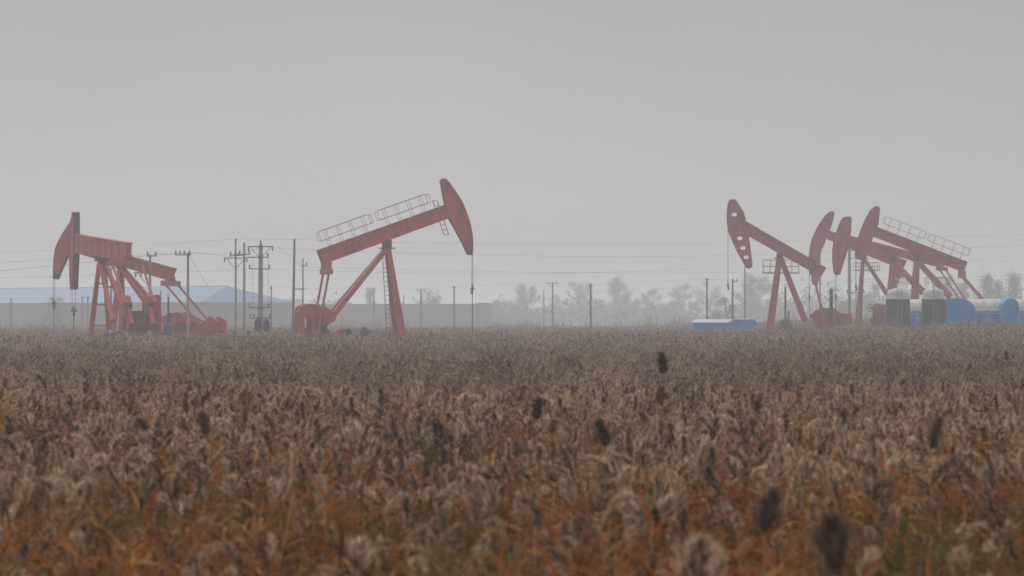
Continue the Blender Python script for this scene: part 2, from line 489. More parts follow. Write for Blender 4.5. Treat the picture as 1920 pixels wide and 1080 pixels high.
    for sd_ in (-1, 1):
        mb = MB()
        mb.bar((ap[0] + 0.05, sd_ * 0.18, ap[1] - 0.15), (fx, sd_ * spread, 0.0), legw * 0.85, legw * 0.85, legw * 1.1, legw * 1.15)
        mb.box((fx, sd_ * spread, 0.05), (0.9, 0.8, 0.1))
        mb.build('leg', MT, root)
        mb = MB()
        mb.bar((ap[0] - 0.12, sd_ * 0.2, ap[1] - 0.2), (rx_, sd_ * spread * 0.72, rz_), legw * 0.8, legw * 0.8, legw * 0.95, legw * 0.95)
        mb.build('leg', MT, root)
    for t in (0.28, 0.52, 0.76):
        mb = MB()
        z = ap[1] * (1 - t); y = 0.18 + (spread - 0.18) * t; x = ap[0] + (fx - ap[0]) * t
        mb.bar((x, -y, z), (x, y, z), 0.12, 0.12, ref=(1, 0, 0))
        mb.build('tower_brace', MT, root)
    for t in (0.45, 0.8):
        mb = MB()
        z = ap[1] + (rz_ - ap[1]) * t; y = (0.2 + (spread * 0.72 - 0.2) * t); x = ap[0] + (rx_ - ap[0]) * t
        mb.bar((x, -y, z), (x, y, z), 0.12, 0.12, ref=(1, 0, 0))
        mb.build('tower_brace', MT, root)
    # --- ladder on the tower
    if ladder:
        (lx0, ly0), (lx1, ly1), wd, three = ladder
        a = V(p(lx0, ly0), -0.55); b2 = V(p(lx1, ly1), -spread - 0.1)
        mb = MB()
        o = Vector((wd / 2, 0, 0))
        mb.path([a - o, b2 - o], 0.03, 5); mb.path([a + o, b2 + o], 0.03, 5)
        n = int((a - b2).length / 0.36)
        for k in range(n):
            q = a.lerp(b2, (k + 0.5) / n)
            mb.path([q - o, q + o], 0.02, 5)
        if three:
            o2 = Vector((wd * 1.35, 0.25, 0))
            mb.path([a + Vector((wd * .6, .1, 0)), b2 + o2], 0.026, 5)
            for k in range(0, n, 2):
                t = (k + 0.5) / n
                q = a.lerp(b2, t)
                mb.path([q + o, a.lerp(b2, t) + Vector((wd * .6, .1, 0)).lerp(o2, t)], 0.016, 5)
        mb.build('ladder', M['red_dark'], root)
    if platform:
        (q0, q1, pyb, pyt) = platform
        x0, zb = p(q0, pyb); x1, _ = p(q1, pyb); zt = p(q0, pyt)[1]
        if x0 > x1: x0, x1 = x1, x0
        mb = MB()
        ly = 0.95
        for sd_ in (-ly, ly):
            mb.bar((x0, sd_, zb), (x1, sd_, zb), 0.1, 0.09)
            for hz_ in (0.5, 1.0):
                mb.path([Vector((x0, sd_, zb + (zt - zb) * hz_)), Vector((x1, sd_, zb + (zt - zb) * hz_))], 0.022, 5)
            for k in range(6):
                x = x0 + (x1 - x0) * k / 5
                mb.path([Vector((x, sd_, zb)), Vector((x, sd_, zt))], 0.022, 5)
        for x in (x0, x1):
            mb.bar((x, -ly, zb), (x, ly, zb), 0.1, 0.09, ref=(1, 0, 0))
            for hz_ in (0.5, 1.0):
                mb.path([Vector((x, -ly, zb + (zt - zb) * hz_)), Vector((x, ly, zb + (zt - zb) * hz_))], 0.022, 5)
        for k in range(9):
            x = x0 + (x1 - x0) * (k + 0.5) / 9
            if abs(x - ap[0]) > 0.7:
                mb.bar((x, -ly, zb), (x, ly, zb), 0.10, 0.03, ref=(1, 0, 0))
        mb.build('service_platform', M['steel'], root)
    if headladder:
        (a0, a1, wpx) = headladder
        a = V(p(*a0), 0.45); b2 = V(p(*a1), 0.45)
        o = Vector((0.38, 0, 0))
        mb = MB()
        mb.path([a, b2], 0.032, 5); mb.path([a + o, b2 + o], 0.032, 5)
        for k in range(8):
            q = a.lerp(b2, k / 7)
            mb.path([q, q + o], 0.024, 5)
        mb.build('head_ladder', M['red_dark'], root)
    # --- equalizer bar with bearing and pitman arms
    ex, ez = p(*eq); pxx, pzz = p(*pin)
    mb = MB()
    mb.bar((ex, -crank_lat - 0.25, ez), (ex, crank_lat + 0.25, ez), 0.5, 0.42, ref=(1, 0, 0))
    tq = (ex - bm[3][0]) / (h1[0] - bm[3][0] + 1e-9)
    bz2 = bm[3][1] + (h1[1] - bm[3][1]) * max(tq, 0.0)
    mb.bar((ex, 0, ez + 0.1), (ex, 0, bz2 + 0.05), 0.55, 0.75)
    mb.tube((ex, -0.45, ez + 0.42), (ex, 0.45, ez + 0.42), 0.22, 10)
    mb.build('equalizer', M['red_pale'], root)
    for sd_ in (-1, 1):
        mb = MB()
        mb.bar((ex, sd_ * crank_lat, ez), (pxx, sd_ * crank_lat, pzz), 0.13, 0.16)
        mb.tube((pxx, sd_ * crank_lat - 0.16, pzz), (pxx, sd_ * crank_lat + 0.16, pzz), 0.2, 10)
        mb.build('pitman_arm', M['red_pale'], root)
    # --- cranks with counterweights, gearbox between them
    hx, hz = p(*hub)
    cwp = [p(*q) for q in cw]
    for sd_ in (-1, 1):
        mb = MB()
        y = sd_ * (crank_lat - 0.32)
        mb.bar((hx + (hx - pxx) * 0.5, y, hz + (hz - pzz) * 0.5), (pxx, y, pzz), 0.46, 0.62, 0.46, 0.45)
        mb.tube((hx, y - 0.32, hz), (hx, y + 0.32, hz), 0.34, 14)
        ck = mb.build('crank', M['red_dark'], root)
        mw = MB()
        mw.prism(cwp, y - 0.17, y + 0.17)
        for k in range(3):
            q = cwp[(k * len(cwp)) // 3]
            qx, qz = hx + (q[0] - hx) * 0.62, hz + (q[1] - hz) * 0.62
            mw.tube((qx, y - 0.24, qz), (qx, y + 0.24, qz), 0.09, 8)
        mw.build('counterweight', MT, ck)
    mb = MB()
    mb.box((hx, 0, hz - 0.15), (1.5, 0.82, 1.25))
    mb.box((hx, 0, hz + 0.55), (1.1, 0.7, 0.25))
    mb.box((hx, 0, (hz - 0.7) / 2), (1.9, 1.0, max(0.3, hz - 0.75)))
    mb.tube((hx, -0.62, hz), (hx, 0.62, hz), 0.2, 12)
    gb = mb.build('gearbox', M['red_dark'], root)
    mb = MB()
    fxw = hx + 0.95
    mb.ring((fxw, -0.45, hz + 0.28), 0.42, 0.045)
    mb.ring((fxw, -0.45, hz + 0.28), 0.12, 0.05, 10)
    for k in range(5):
        a = 2 * math.pi * k / 5
        mb.path([Vector((fxw, -0.45, hz + 0.28)), Vector((fxw + 0.42 * math.cos(a), -0.45, hz + 0.28 + 0.42 * math.sin(a)))], 0.025, 5)
    mb.tube((fxw, -0.5, hz + 0.28), (fxw, 0.1, hz + 0.28), 0.07, 8)
    mb.build('pulley', M['red_dark'], root)
    # --- base skid
    bx0 = p(base_px[0], 640)[0]; bx1 = p(base_px[1], 640)[0]
    if bx0 > bx1: bx0, bx1 = bx1, bx0
    mb = MB()
    for sd_ in (-0.62, 0.62):
        mb.bar((bx0, sd_, 0.22), (bx1, sd_, 0.22), 0.2, 0.36)
    for k in range(6):
        x = bx0 + 0.2 + (bx1 - bx0 - 0.4) * k / 5
        mb.bar((x, -0.52, 0.2), (x, 0.52, 0.2), 0.18, 0.24, ref=(1, 0, 0))
    mb.build('base_skid', M['red_dark'], root)
    if motor:
        mm_ = MB()
        mx0 = hx + (1.9 if motor is True else motor)
        mm_.tube((mx0, -0.45, 0.95), (mx0, 0.4, 0.95), 0.36, 14)
        mm_.box((mx0, 0, 0.5), (0.9, 0.8, 0.2))
        mm_.bar((mx0 - 0.75, -0.5, 0.6), (mx0 + 0.45, -0.5, 1.0), 0.25, 0.55)
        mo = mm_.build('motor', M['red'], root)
        mc = MB(); mc.tube((mx0, 0.4, 0.95), (mx0, 0.52, 0.95), 0.33, 14)
        mc.build('motor_cover', M['black'], mo)
        mc = MB(); mc.tube((mx0 + 0.45, -0.64, 1.0), (mx0 + 0.45, -0.36, 1.0), 0.32, 12)
        mc.build('motor_pulley', M['black'], mo)
    # --- bridle, carrier and polished rod
    t0 = A[-1] if cable_from is None else p(*cable_from)
    xx = t0[0] + (0.06 if cable_from is None else 0.0)
    zend = 0.0 if cable_to is None else p(*cable_to)[1]
    zc = zend + (t0[1] - zend) * 0.62 if cable_to is None else zend
    mb = MB()
    for sd_ in (-0.14, 0.14):
        mb.path([Vector((xx, sd_, t0[1] + 0.05)), Vector((xx, sd_, zc))], 0.022, 5)
    mb.build('bridle_cable', M['wire'], root)
    if weight:
        mb = MB(); mb.box((xx, 0, zc), (0.2, 0.5, 0.12)); mb.tube((xx, 0, zc - 0.1), (xx, 0, zc + 0.32), 0.08, 8)
        mb.box((xx - 0.04, 0, zc - 0.25), (0.16, 0.18, 0.26))
        mb.build('carrier_bar', M['black'], root)
    if cable_to is None:
        mb = MB(); mb.tube((xx, 0, 0), (xx, 0, zc), 0.034, 8); mb.tube((xx, 0, 0), (xx, 0, 0.7), 0.12, 10)
        mb.build('polished_rod', M['black'], root)
    return root, P


def r1(*pts): return [(x / 4 + 80, y / 4 + 380) for x, y in pts]
def r2(*pts): return [(x / 3.274 + 530, y / 3.2727 + 320) for x, y in pts]
def r3(*pts): return [(x / 3.857 + 1290, y / 3.857 + 360) for x, y in pts]
def r4(*pts): return [(x / 4 + 1500, y / 4 + 370) for x, y in pts]


# main pumpjack, in the middle
mainp, PM = pumpjack('red pumpjack with raised head pointing right and two handrails along its tilted beam', 233, 725.5, 1, 17, 1.1,
    arc=r2((978, 50), (997, 52), (1025, 84), (1050, 120), (1077, 160), (1100, 200), (1119, 245), (1135, 290), (1147, 330), (1155, 370), (1161, 415), (1163, 460), (1160, 515)),
    back=r2((1138, 517), (1105, 450), (1040, 330), (1010, 280), (995, 215), (985, 160), (970, 75), (966, 62)),
    beam=r2((209, 492), (1012, 206), (1028, 285), (240, 574)),
    apex=r2((640, 468))[0], front=752, rear=(609, 606), eq=r2((268, 620))[0], pin=(591, 622), hub=(594, 601),
    cw=r2((88, 1000), (80, 870), (95, 835), (130, 818), (180, 820), (250, 834), (290, 862), (300, 900), (265, 935), (225, 960), (205, 1012), (168, 1012), (162, 930), (152, 892), (130, 882), (120, 920), (122, 1000)),
    base_px=(556, 756), spread=0.95, legw=0.43, rails=[(0.055, 0.43, 1.35, 4), (0.50, 0.87, 1.35, 4)],
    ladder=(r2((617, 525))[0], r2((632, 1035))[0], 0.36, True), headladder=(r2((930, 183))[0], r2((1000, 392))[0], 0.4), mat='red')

# head and tail of the two on the left
headL = None
pumpjack('hazy red pumpjack standing behind another at far left, long beam and round counterweight housing', 246, 226, -1, 20, 1.0,
    arc=r1((236, 92), (215, 150), (190, 188), (170, 220), (148, 255), (130, 290), (115, 322), (105, 350), (98, 390), (95, 430), (91, 500), (90, 570)),
    back=r1((112, 573), (150, 490), (192, 398), (235, 340), (262, 270), (268, 200), (262, 100)),
    beam=r1((1000, 497), (232, 290), (240, 368), (965, 585)),
    apex=r1((590, 478))[0], front=r1((555, 900))[0][0], rear=r1((815, 770))[0], eq=r1((960, 605))[0], pin=r1((1215, 905))[0], hub=r1((1090, 925))[0],
    cw=r1((925, 860), (985, 832), (1050, 820), (1110, 850), (1180, 890), (1240, 905), (1290, 850), (1345, 888), (1335, 985), (1200, 1000), (980, 1000), (940, 930)),
    base_px=(r1((1330, 0))[0][0], r1((480, 0))[0][0]), spread=0.95, legw=0.36, mat='red', motor=False, crank_lat=1.1)

# generic head shape, taken from the main pumpjack's plane, for the strongly turned one
A0 = [PM.pt(*q) for q in r2((978, 50), (997, 52), (1025, 84), (1050, 120), (1077, 160), (1100, 200), (1119, 245), (1135, 290), (1147, 330), (1155, 370), (1161, 415), (1163, 460), (1160, 515))]
B0 = [PM.pt(*q) for q in r2((1138, 517), (1105, 450), (1040, 330), (1010, 280), (995, 215), (985, 160), (970, 75), (966, 62))]
J0 = PM.pt(*r2((1020, 245))[0])
P2 = Plane(190, 232, -1, 66, 1.0)
J2 = P2.pt(143, 456)


def turn(q, a=R(-15), s=0.97):
    x, z = q[0] - J0[0], q[1] - J0[1]
    return (J2[0] + s * 0.72 * (x * math.cos(a) - z * math.sin(a)), J2[1] + s * (x * math.sin(a) + z * math.cos(a)))


pumpjack('red pumpjack at far left seen almost end on, with dark open back of its head', 232, 190, -1, 66, 1.0,
    arc=[], back=[], local_head=([turn(q) for q in A0], [turn(q) for q in B0]),
    beam=[(242.5, 456), (140, 439), (140, 473), (241, 487)],
    apex=(191, 486), front=187, rear=(226, 602), eq=(238, 494), pin=(262, 566), hub=(258, 600),
    cw=[(252, 556), (256, 553), (261, 556), (264, 590), (268, 606), (264, 618), (252, 618), (249, 604), (250, 580)],
    base_px=(275, 184), spread=0.85, legw=0.34, mat='red', motor=False, head_w=0.55, beam_w=0.5, tip=False, crank_lat=1.15,
    ladder=((196, 500), (186, 630), 0.3, False))

# right hand group
pumpjack('red pumpjack whose raised head has a row of round holes, facing left', 292, r3((664, 0))[0][0], -1, 8, 1.1,
    arc=r3((352, 68), (340, 55), (318, 56), (300, 64), (290, 85), (283, 140), (282, 210), (288, 250), (295, 290), (315, 340), (350, 420), (372, 460), (395, 500), (420, 545)),
    back=r3((440, 553), (462, 546), (466, 520), (455, 430), (440, 320), (432, 270), (420, 215), (405, 150), (380, 112)),
    beam=r3((1000, 550), (415, 212), (430, 312), (962, 612)),
    holes=[(q[0], q[1], 5.3, 3.7) for q in r3((335, 163), (375, 335), (397, 405), (421, 472))],
    apex=r3((664, 470))[0], front=r3((582, 1000))[0][0], rear=r3((850, 940))[0], eq=r3((920, 655))[0], pin=r3((985, 920))[0], hub=r3((1010, 905))[0],
    cw=r3((880, 890), (960, 842), (1050, 835), (1100, 875), (1185, 880), (1185, 960), (1100, 975), (920, 980), (900, 930)),
    base_px=(r3((1180, 0))[0][0], r3((570, 0))[0][0]), spread=0.55, legw=0.62, platform=(r3((545, 0))[0][0], r3((800, 0))[0][0], r3((0, 586))[0][1], r3((0, 492))[0][1]),
    mat='maroon', cable_from=r3((289, 260))[0], cable_to=r3((294, 680))[0], motor=False)

pumpjack('red pumpjack with bolted curved head just behind the one with round holes', 322, r4((476, 0))[0][0], -1, 14, 1.6,
    arc=r4((252, 107), (228, 107), (205, 127), (180, 152), (155, 190), (130, 230), (112, 268), (95, 310), (84, 345), (78, 380), (70, 440), (68, 500), (74, 580)),
    back=r4((105, 585), (140, 560), (152, 500), (150, 440), (157, 400), (180, 355), (195, 310), (220, 250), (238, 205), (257, 125)),
    holes=[(q[0], q[1], 1.0, 1.0) for q in r4((165, 258), (152, 300), (130, 345), (117, 398), (105, 432))],
    beam=r4((800, 478), (205, 245), (205, 312), (770, 540)),
    apex=r4((476, 452))[0], front=r4((432, 0))[0][0], rear=r4((655, 730))[0], eq=r4((745, 590))[0], pin=r4((640, 850))[0], hub=r4((600, 850))[0],
    cw=r4((560, 810), (590, 795), (615, 810), (620, 860), (605, 920), (585, 920), (570, 870)),
    base_px=(r4((680, 0))[0][0], r4((410, 0))[0][0]), spread=1.1, legw=0.36, platform=(r4((410, 0))[0][0], r4((590, 0))[0][0], r4((0, 548))[0][1], r4((0, 490))[0][1]), mat='maroon', motor=False)

pumpjack('red pumpjack with narrow plain head between the bolted head and the broadest head', 312, r4((700, 0))[0][0], -1, 24, 1.7,
    arc=r4((378, 147), (337, 147), (315, 170), (295, 215), (275, 270), (266, 300), (258, 330), (253, 365), (250, 400), (249, 440), (250, 480), (258, 560), (272, 582)),
    back=r4((297, 578), (320, 500), (345, 420), (365, 350), (378, 260), (381, 165)),
    beam=r4((1090, 478), (368, 288), (368, 348), (1075, 530)),
    apex=r4((700, 478))[0], front=r4((668, 0))[0][0], rear=r4((930, 720))[0], eq=r4((1065, 535))[0], pin=r4((1240, 800))[0], hub=r4((1200, 850))[0],
    cw=r4((1130, 820), (1190, 800), (1260, 815), (1290, 860), (1280, 910), (1140, 910)),
    base_px=(r4((1300, 0))[0][0], r4((640, 0))[0][0]), spread=1.0, legw=0.5, mat='maroon', motor=False, crank_lat=1.15)

pumpjack('red pumpjack at far right with broad head and railings along its beam', 300, r4((878, 0))[0][0], -1, 16, 1.7,
    arc=r4((592, 70), (562, 71), (530, 100), (510, 134), (490, 170), (470, 218), (450, 270), (440, 304), (430, 340), (422, 380), (415, 420), (416, 445), (424, 460)),
    back=r4((460, 472), (495, 445), (515, 385), (535, 325), (570, 235), (586, 205), (598, 85)),
    beam=r4((1255, 487), (560, 218), (552, 292), (1228, 560)),
    apex=r4((878, 470))[0], front=r4((848, 0))[0][0], rear=r4((1125, 745))[0], eq=r4((1215, 590))[0], pin=r4((1400, 800))[0], hub=r4((1370, 860))[0],
    cw=r4((1310, 830), (1360, 810), (1420, 830), (1440, 880), (1420, 920), (1320, 920)),
    base_px=(r4((1450, 0))[0][0], r4((820, 0))[0][0]), spread=0.8, legw=0.6, rails=[(0.03, 0.44, 1.35, 4), (0.50, 0.92, 1.35, 4)], mat='maroon', motor=False,
    cable_to=None)

pad(-10.5, 234, 6, 4, 1.1)
pad(-30, 240, 11, 13, 1.0)
pad(33, 293, 9, 4, 1.1)
pad(46, 312, 11, 16, 1.65)

# ------------------------------------------------------------------ utility poles
POLEG = 'concrete utility poles across the oil field'


def insulator(p, parent, s=1.0, down=False):
    mb = MB()
    k = -1 if down else 1
    mb.lathe(p, [(0.03 * s, 0), (0.10 * s, k * 0.06 * s), (0.05 * s, k * 0.12 * s), (0.11 * s, k * 0.18 * s), (0.05 * s, k * 0.25 * s), (0.09 * s, k * 0.30 * s), (0.03 * s, k * 0.38 * s)], 8)
    mb.build('insulator', M['ceramic'], parent)


def pole(label, px, ytop, Y, wpx, arms=(), mat='concrete', lean=0.0, group=POLEG, top_ins=False, name='utility_pole', cat='utility pole'):
    """arms: (py, left px, right px, braces, insulators left/right, drop)"""
    t = at(px, ytop, Y)
    g0 = gz(t.x, Y)
    S = F / Y
    root = empty(name, (t.x + lean * (t.z - g0), Y, g0), 0, label, cat, group)
    r = wpx / S / 2
    L = Vector((-lean * (t.z - g0), 0, t.z - g0))
    mb = MB(); mb.tube((0, 0, -0.2), L, r * 1.2, 12, r * 0.8)
    mb.build('post', M[mat], root, smooth=False)
    for py, xl, xr, br, ins, dn in arms:
        z = at(px, py, Y).z - g0
        f = z / (t.z - g0)
        cxx = L.x * f
        a = cxx + (xl - px) / S; b2 = cxx + (xr - px) / S
        tilt = 0.0
        mb = MB()
        mb.bar((a, -r - 0.06, z), (b2, -r - 0.06, z), 0.08, 0.085)
        ca = mb.build('crossarm', M['steel'], root)
        if br:
            mbb = MB()
            for e in (a, b2):
                mbb.bar((cxx + (e - cxx) * 0.8, -r - 0.06, z - 0.04), (cxx, -r - 0.03, z - abs(e - cxx) * 0.95), 0.04, 0.05)
            mbb.build('brace', M['steel'], root)
        for q in ins:
            insulator((cxx + (q - px) / S, -r - 0.06, z + (-0.05 if dn else 0.05)), root, 0.8 if Y < 350 else 0.45, dn)
    if top_ins:
        insulator((L.x, 0, L.z), root, 0.9)
    return root


def X1(v): return v / 4 + 80
def Y1(v): return v / 4 + 380


pole('concrete pole standing in front of the far left pumpjack beam, short side arm halfway up', X1(806), Y1(392), 228, 5.2,
     [(Y1(400), X1(782), X1(856), False, (X1(790), X1(850)), False), (Y1(526), X1(690), X1(812), True, (X1(700), X1(740)), True)])
pole('concrete pole with slanting crossarm, alone between two pumpjacks behind the round counterweight', X1(1090), Y1(376), 236, 5.6,
     [(Y1(392), X1(995), X1(1118), False, (X1(1000), X1(1030), X1(1065), X1(1105)), False)])
pole('slim concrete pole with braced crossarm and one insulator on its tip, left of a twin', X1(1448), Y1(300), 256, 4.2,
     [(Y1(416), X1(1362), X1(1536), True, (X1(1366), X1(1532)), True), (Y1(396), X1(1405), X1(1500), False, (X1(1410), X1(1475)), False)], top_ins=True)
pole('bare topped concrete pole right beside a braced slimmer pole, cable boots near its top', X1(1512), Y1(298), 250, 5.0,
     [(Y1(388), X1(1440), X1(1560), False, (X1(1445), X1(1480), X1(1550)), False)])
tp = pole('thick concrete pole with four crossarms and grey transformers near its foot', X1(1635), Y1(312), 240, 9.5,
     [(Y1(330), X1(1540), X1(1732), True, (X1(1546), X1(1726)), True), (Y1(410), X1(1530), X1(1695), False, (X1(1690),), False), (Y1(497), X1(1550), X1(1706), False, (X1(1554), X1(1702)), False),
      (Y1(786), X1(1550), X1(1702), False, (X1(1553), X1(1699)), False), (Y1(866), X1(1555), X1(1712), False, (X1(1558), X1(1585), X1(1708)), False)], top_ins=True)
for xx in (X1(1616), X1(1682)):
    q = at(xx, Y1(920), 240)
    mb = MB()
    lx = q.x - tp.location.x; lz = q.z - tp.location.z
    mb.lathe((lx, -0.42, lz), [(0.16, -0.5), (0.2, -0.45), (0.2, 0.4), (0.15, 0.46)], 12)
    mb.tube((lx - 0.08, -0.42, lz + 0.45), (lx - 0.08, -0.42, lz + 0.66), 0.035, 6); mb.tube((lx + 0.08, -0.42, lz + 0.45), (lx + 0.08, -0.42, lz + 0.66), 0.035, 6)
    for k in range(8):
        a = 2 * math.pi * k / 8
        mb.bar((lx + 0.23 * math.cos(a), -0.42 + 0.23 * math.sin(a), lz - 0.38), (lx + 0.23 * math.cos(a), -0.42 + 0.23 * math.sin(a), lz + 0.3), 0.05, 0.05)
    mb.build('transformer', M['tank_dark'], tp)
mb = MB()
for sxx in (-0.62, 0.62):
    mb.path([Vector((sxx, -0.3, at(0, Y1(410), 240).z)), Vector((sxx + 0.03, -0.4, at(0, Y1(600), 240).z)), Vector((sxx * 0.98, -0.4, at(0, Y1(786), 240).z))], 0.014, 4)
mb.build('drop_wire', M['wire'], tp)
pole('short thin pole right of the transformer pole, before the warehouse', X1(1714), Y1(655), 262, 2.4, [], 'dark_pole', top_ins=True)
pole('tall bare leaning pole with no crossarm left of the big central pumpjack', 552.3, 448, 258, 5.0, [], 'dark_pole', lean=-0.018)
pole('slim pole with short side bracket just behind the tall bare leaning pole', 568, 491, 285, 3.4, [(498, 565, 576, False, (575,), False), (542, 549, 572, False, (), False)], top_ins=True)
pole('thin dark pole behind the far left pumpjack by its counterweight housing', 301.5, 545, 262, 2.6, [], 'dark_pole')
pole('small distant pole before the blue roof at the photo edge', 20.5, 558, 430, 3.2, [], 'dark_pole')
pole('distant post of a pair before the warehouse wall, left one', 154, 556, 470, 3, [], 'dark_pole')
pole('distant post of a pair before the warehouse wall, with a crossbar', 164.5, 556, 470, 3, [(557, 152, 172, False, (), False)], 'dark_pole')
pole('thin grey pole seen just left of the central pumpjack ladder', 701, 540, 520, 3.0, [(543, 697, 705, False, (), False)], 'dark_pole', top_ins=True)
pole('small pole stub on the flat grey building line right of the ladder', 756.8, 553, 600, 2.2, [], 'dark_pole')
pole('far pole with level crossarm in front of a round hazy tree', 789.5, 542, 480, 3.6, [(544, 780, 798, True, (781, 797), False)], 'dark_pole')
pole('dark plain pole midway between central pumpjack tower and its well rod', 851.5, 536, 380, 3.0, [(538.5, 848, 855, False, (), False)], 'dark_pole')
pole('faint thin pole just left of the level crossarm pole in the bare trees', 1019.5, 543, 560, 2.4, [], 'dark_pole')
pole('far pole with wide level crossarm standing in the bare trees', 1036, 529, 470, 3.2, [(531, 1025, 1046, True, (1026, 1036, 1045), False)], 'dark_pole')
pole('dark plain pole nearest the middle of the open field', 1107.5, 532, 360, 4.4, [(535, 1104, 1111, False, (), False)], 'dark_pole')
pole('plain pole at left end of the low blue shed', 1325.5, 522, 330, 3.6, [(524, 1322, 1329, False, (), False)], 'dark_pole')
pole('plain pole rising behind the white roofed shed, with one bent bracket', 1373.6, 523, 335, 4.0, [(528, 1372, 1382, False, (1381,), False)], 'dark_pole')
pole('pole half hidden behind the tip of the holed pump head', 1396.5, 500, 420, 3.0, [], 'dark_pole')
pole('grey post behind the pitman arms of the holed pumpjack', 1537.5, 500, 345, 3.6, [], 'concrete')
pole('thick pole rising behind the narrow pump head with many fittings', X1(0) + 1512.5, 446, 342, 6.4,
     [(470, 1586, 1612, False, (1588, 1600, 1610), False), (484, 1587, 1612, False, (), False), (549, 1586, 1622, False, (1588, 1619), False)], 'concrete', top_ins=True)

# ------------------------------------------------------------------ overhead wires
WG = 'overhead power lines'


def wire(label, pts, sag, r=0.02):
    r *= 0.5
    P3 = []
    for (a, b2) in zip(pts[:-1], pts[1:]):
        A_, B_ = at(*a), at(*b2)
        n = max(6, int(abs(a[0] - b2[0]) / 30))
        sg = sag * (abs(a[0] - b2[0]) / 1000.0) ** 2 * a[2] / F
        for i in range(n + (1 if b2 is pts[-1] else 0)):
            t = i / n
            q = A_.lerp(B_, t); q.z -= 4 * sg * t * (1 - t)
            P3.append(q)
    mb = MB(); mb.path(P3, r, 4)
    tag(mb.build('power_line', M['wire']), label, 'power line', WG)


wire('topmost overhead wire crossing the whole view above the poles', [(-60, 475, 256), (442, 448, 256), (553, 449, 258), (1592, 446, 340), (1990, 437, 350)], 12)
wire('second overhead wire, passing over the slanting crossarm pole', [(-60, 494, 240), (278, 477, 228), (352, 475, 236), (459, 477, 250), (488, 463, 240), (1590, 470, 342), (1990, 456, 350)], 14, 0.022)
wire('steep lower wire at the left edge rising to the side arm pole', [(-60, 514, 215), (281, 479, 228), (330, 476, 236), (362, 473, 236), (440, 482, 256)], 6, 0.028)
wire('lowest long wire running through the thick pole middle arm', [(-60, 521, 256), (252, 512, 256), (488, 504, 240), (1592, 484, 342), (1990, 488, 350)], 18)
wire('wire from the thick pole upper arm towards the far right', [(520, 461, 240), (568, 500, 285), (1592, 507, 342), (1990, 470, 350)], 8, 0.018)
wire('far low wire strung along the distant field poles', [(300, 515, 400), (568, 541, 285), (701, 541, 520), (789, 541, 480), (851, 537, 380), (1036, 529, 470), (1107, 534, 360), (1325, 523, 330), (1374, 526, 335), (1990, 512, 360)], 10, 0.022)
wire('thin wire at shed height between the two plain poles and right edge', [(1107, 546, 360), (1325, 537, 330), (1374, 537, 335), (1592, 528, 342), (1990, 520, 360)], 10, 0.016)
mb = MB()
mb.path([at(354, 478, 236), at(404, 560, 231), at(436, 628, 226)], 0.014, 4)
tag(mb.build('guy_wire', M['wire']), 'slanting stay wire from the slanting crossarm pole to the ground', 'stay wire')

# ------------------------------------------------------------------ small oil field equipment
# pipe frame beside the poles
q = at(444, 631, 228)
root = empty('pipe_barrier', (q.x, 228, gz(q.x, 228)), 0, 'low dark pipe frame with three short uprights at the foot of the twin poles', 'pipe barrier')
S = F / 228
z0 = q.z
mb = MB()
mb.tube(((413 - 444) / S, 0, at(0, 631, 228).z), ((466 - 444) / S, 0, at(0, 630.5, 228).z), 0.06, 8)
mb.path([Vector(((466 - 444) / S, 0, at(0, 630.5, 228).z)), Vector(((472 - 444) / S, 0, at(0, 632.5, 228).z)), Vector(((475.5 - 444) / S, 0, at(0, 638, 228).z)), Vector(((476 - 444) / S, 0, 0))], 0.05, 8)
mb.build('rail', M['black'], root)
for x in (414, 440, 465.5):
    mb = MB(); mb.tube(((x - 444) / S, -0.02, 0), ((x - 444) / S, -0.02, at(0, 621, 228).z), 0.085, 8)
    mb.lathe(((x - 444) / S, -0.02, at(0, 622, 228).z), [(0.13, -0.06), (0.14, 0), (0.09, 0.08)], 8)
    mb.build('upright', M['black'], root)


def stack(label, px, ytop, ybase, Y, wpx, base_w, mat, cap):
    t = at(px, ytop, Y); b0 = at(px, ybase, Y)
    g0 = gz(t.x, Y) + 0.9
    S = F / Y
    root = empty('heater_stack', (t.x, Y, g0), 0, label, 'exhaust stack', 'upright exhaust stacks of the oil heaters')
    r = wpx / S / 2
    mb = MB(); mb.tube((0, 0, b0.z - g0 - 0.2), (0, 0, t.z - g0), r, 12)
    for k in (0.35, 0.7):
        z = (b0.z - g0) * (1 - k) + (t.z - g0) * k
        mb.lathe((0, 0, z), [(r * 1.25, -0.04), (r * 1.25, 0.04)], 12)
    mb.build('pipe', M[mat], root)
    if cap:
        mb = MB(); mb.lathe((0, 0, t.z - g0 + 0.1), [(r * 2.0, 0), (r * 1.4, 0.12), (0.03, 0.25)], 12)
        for k in range(3):
            a = k * 2.1
            mb.tube((r * .8 * math.cos(a), r * .8 * math.sin(a), t.z - g0 - 0.05), (r * 1.2 * math.cos(a), r * 1.2 * math.sin(a), t.z - g0 + 0.12), 0.02, 5)
        mb.build('rain_cap', M['tank_pale'], root)
    if base_w:
        bw = base_w / S / 2
        mb = MB()
        mb.lathe((0, 0, 0), [(bw, 0), (bw, (b0.z - g0) * 0.6), (bw * 0.75, (b0.z - g0) * 0.9), (r * 1.4, b0.z - g0 + 0.15)], 16)
        mb.tube((bw * 0.4, -bw * 0.7, (b0.z - g0)), (bw * 0.4, -bw * 0.7, b0.z - g0 + 0.75), 0.07, 8)
        mb.tube((-bw * 1.3, -bw * 0.5, 0.35), (bw * 1.4, -bw * 0.5, 0.35), 0.1, 8)
        mb.build('heater_body', M[mat], root)


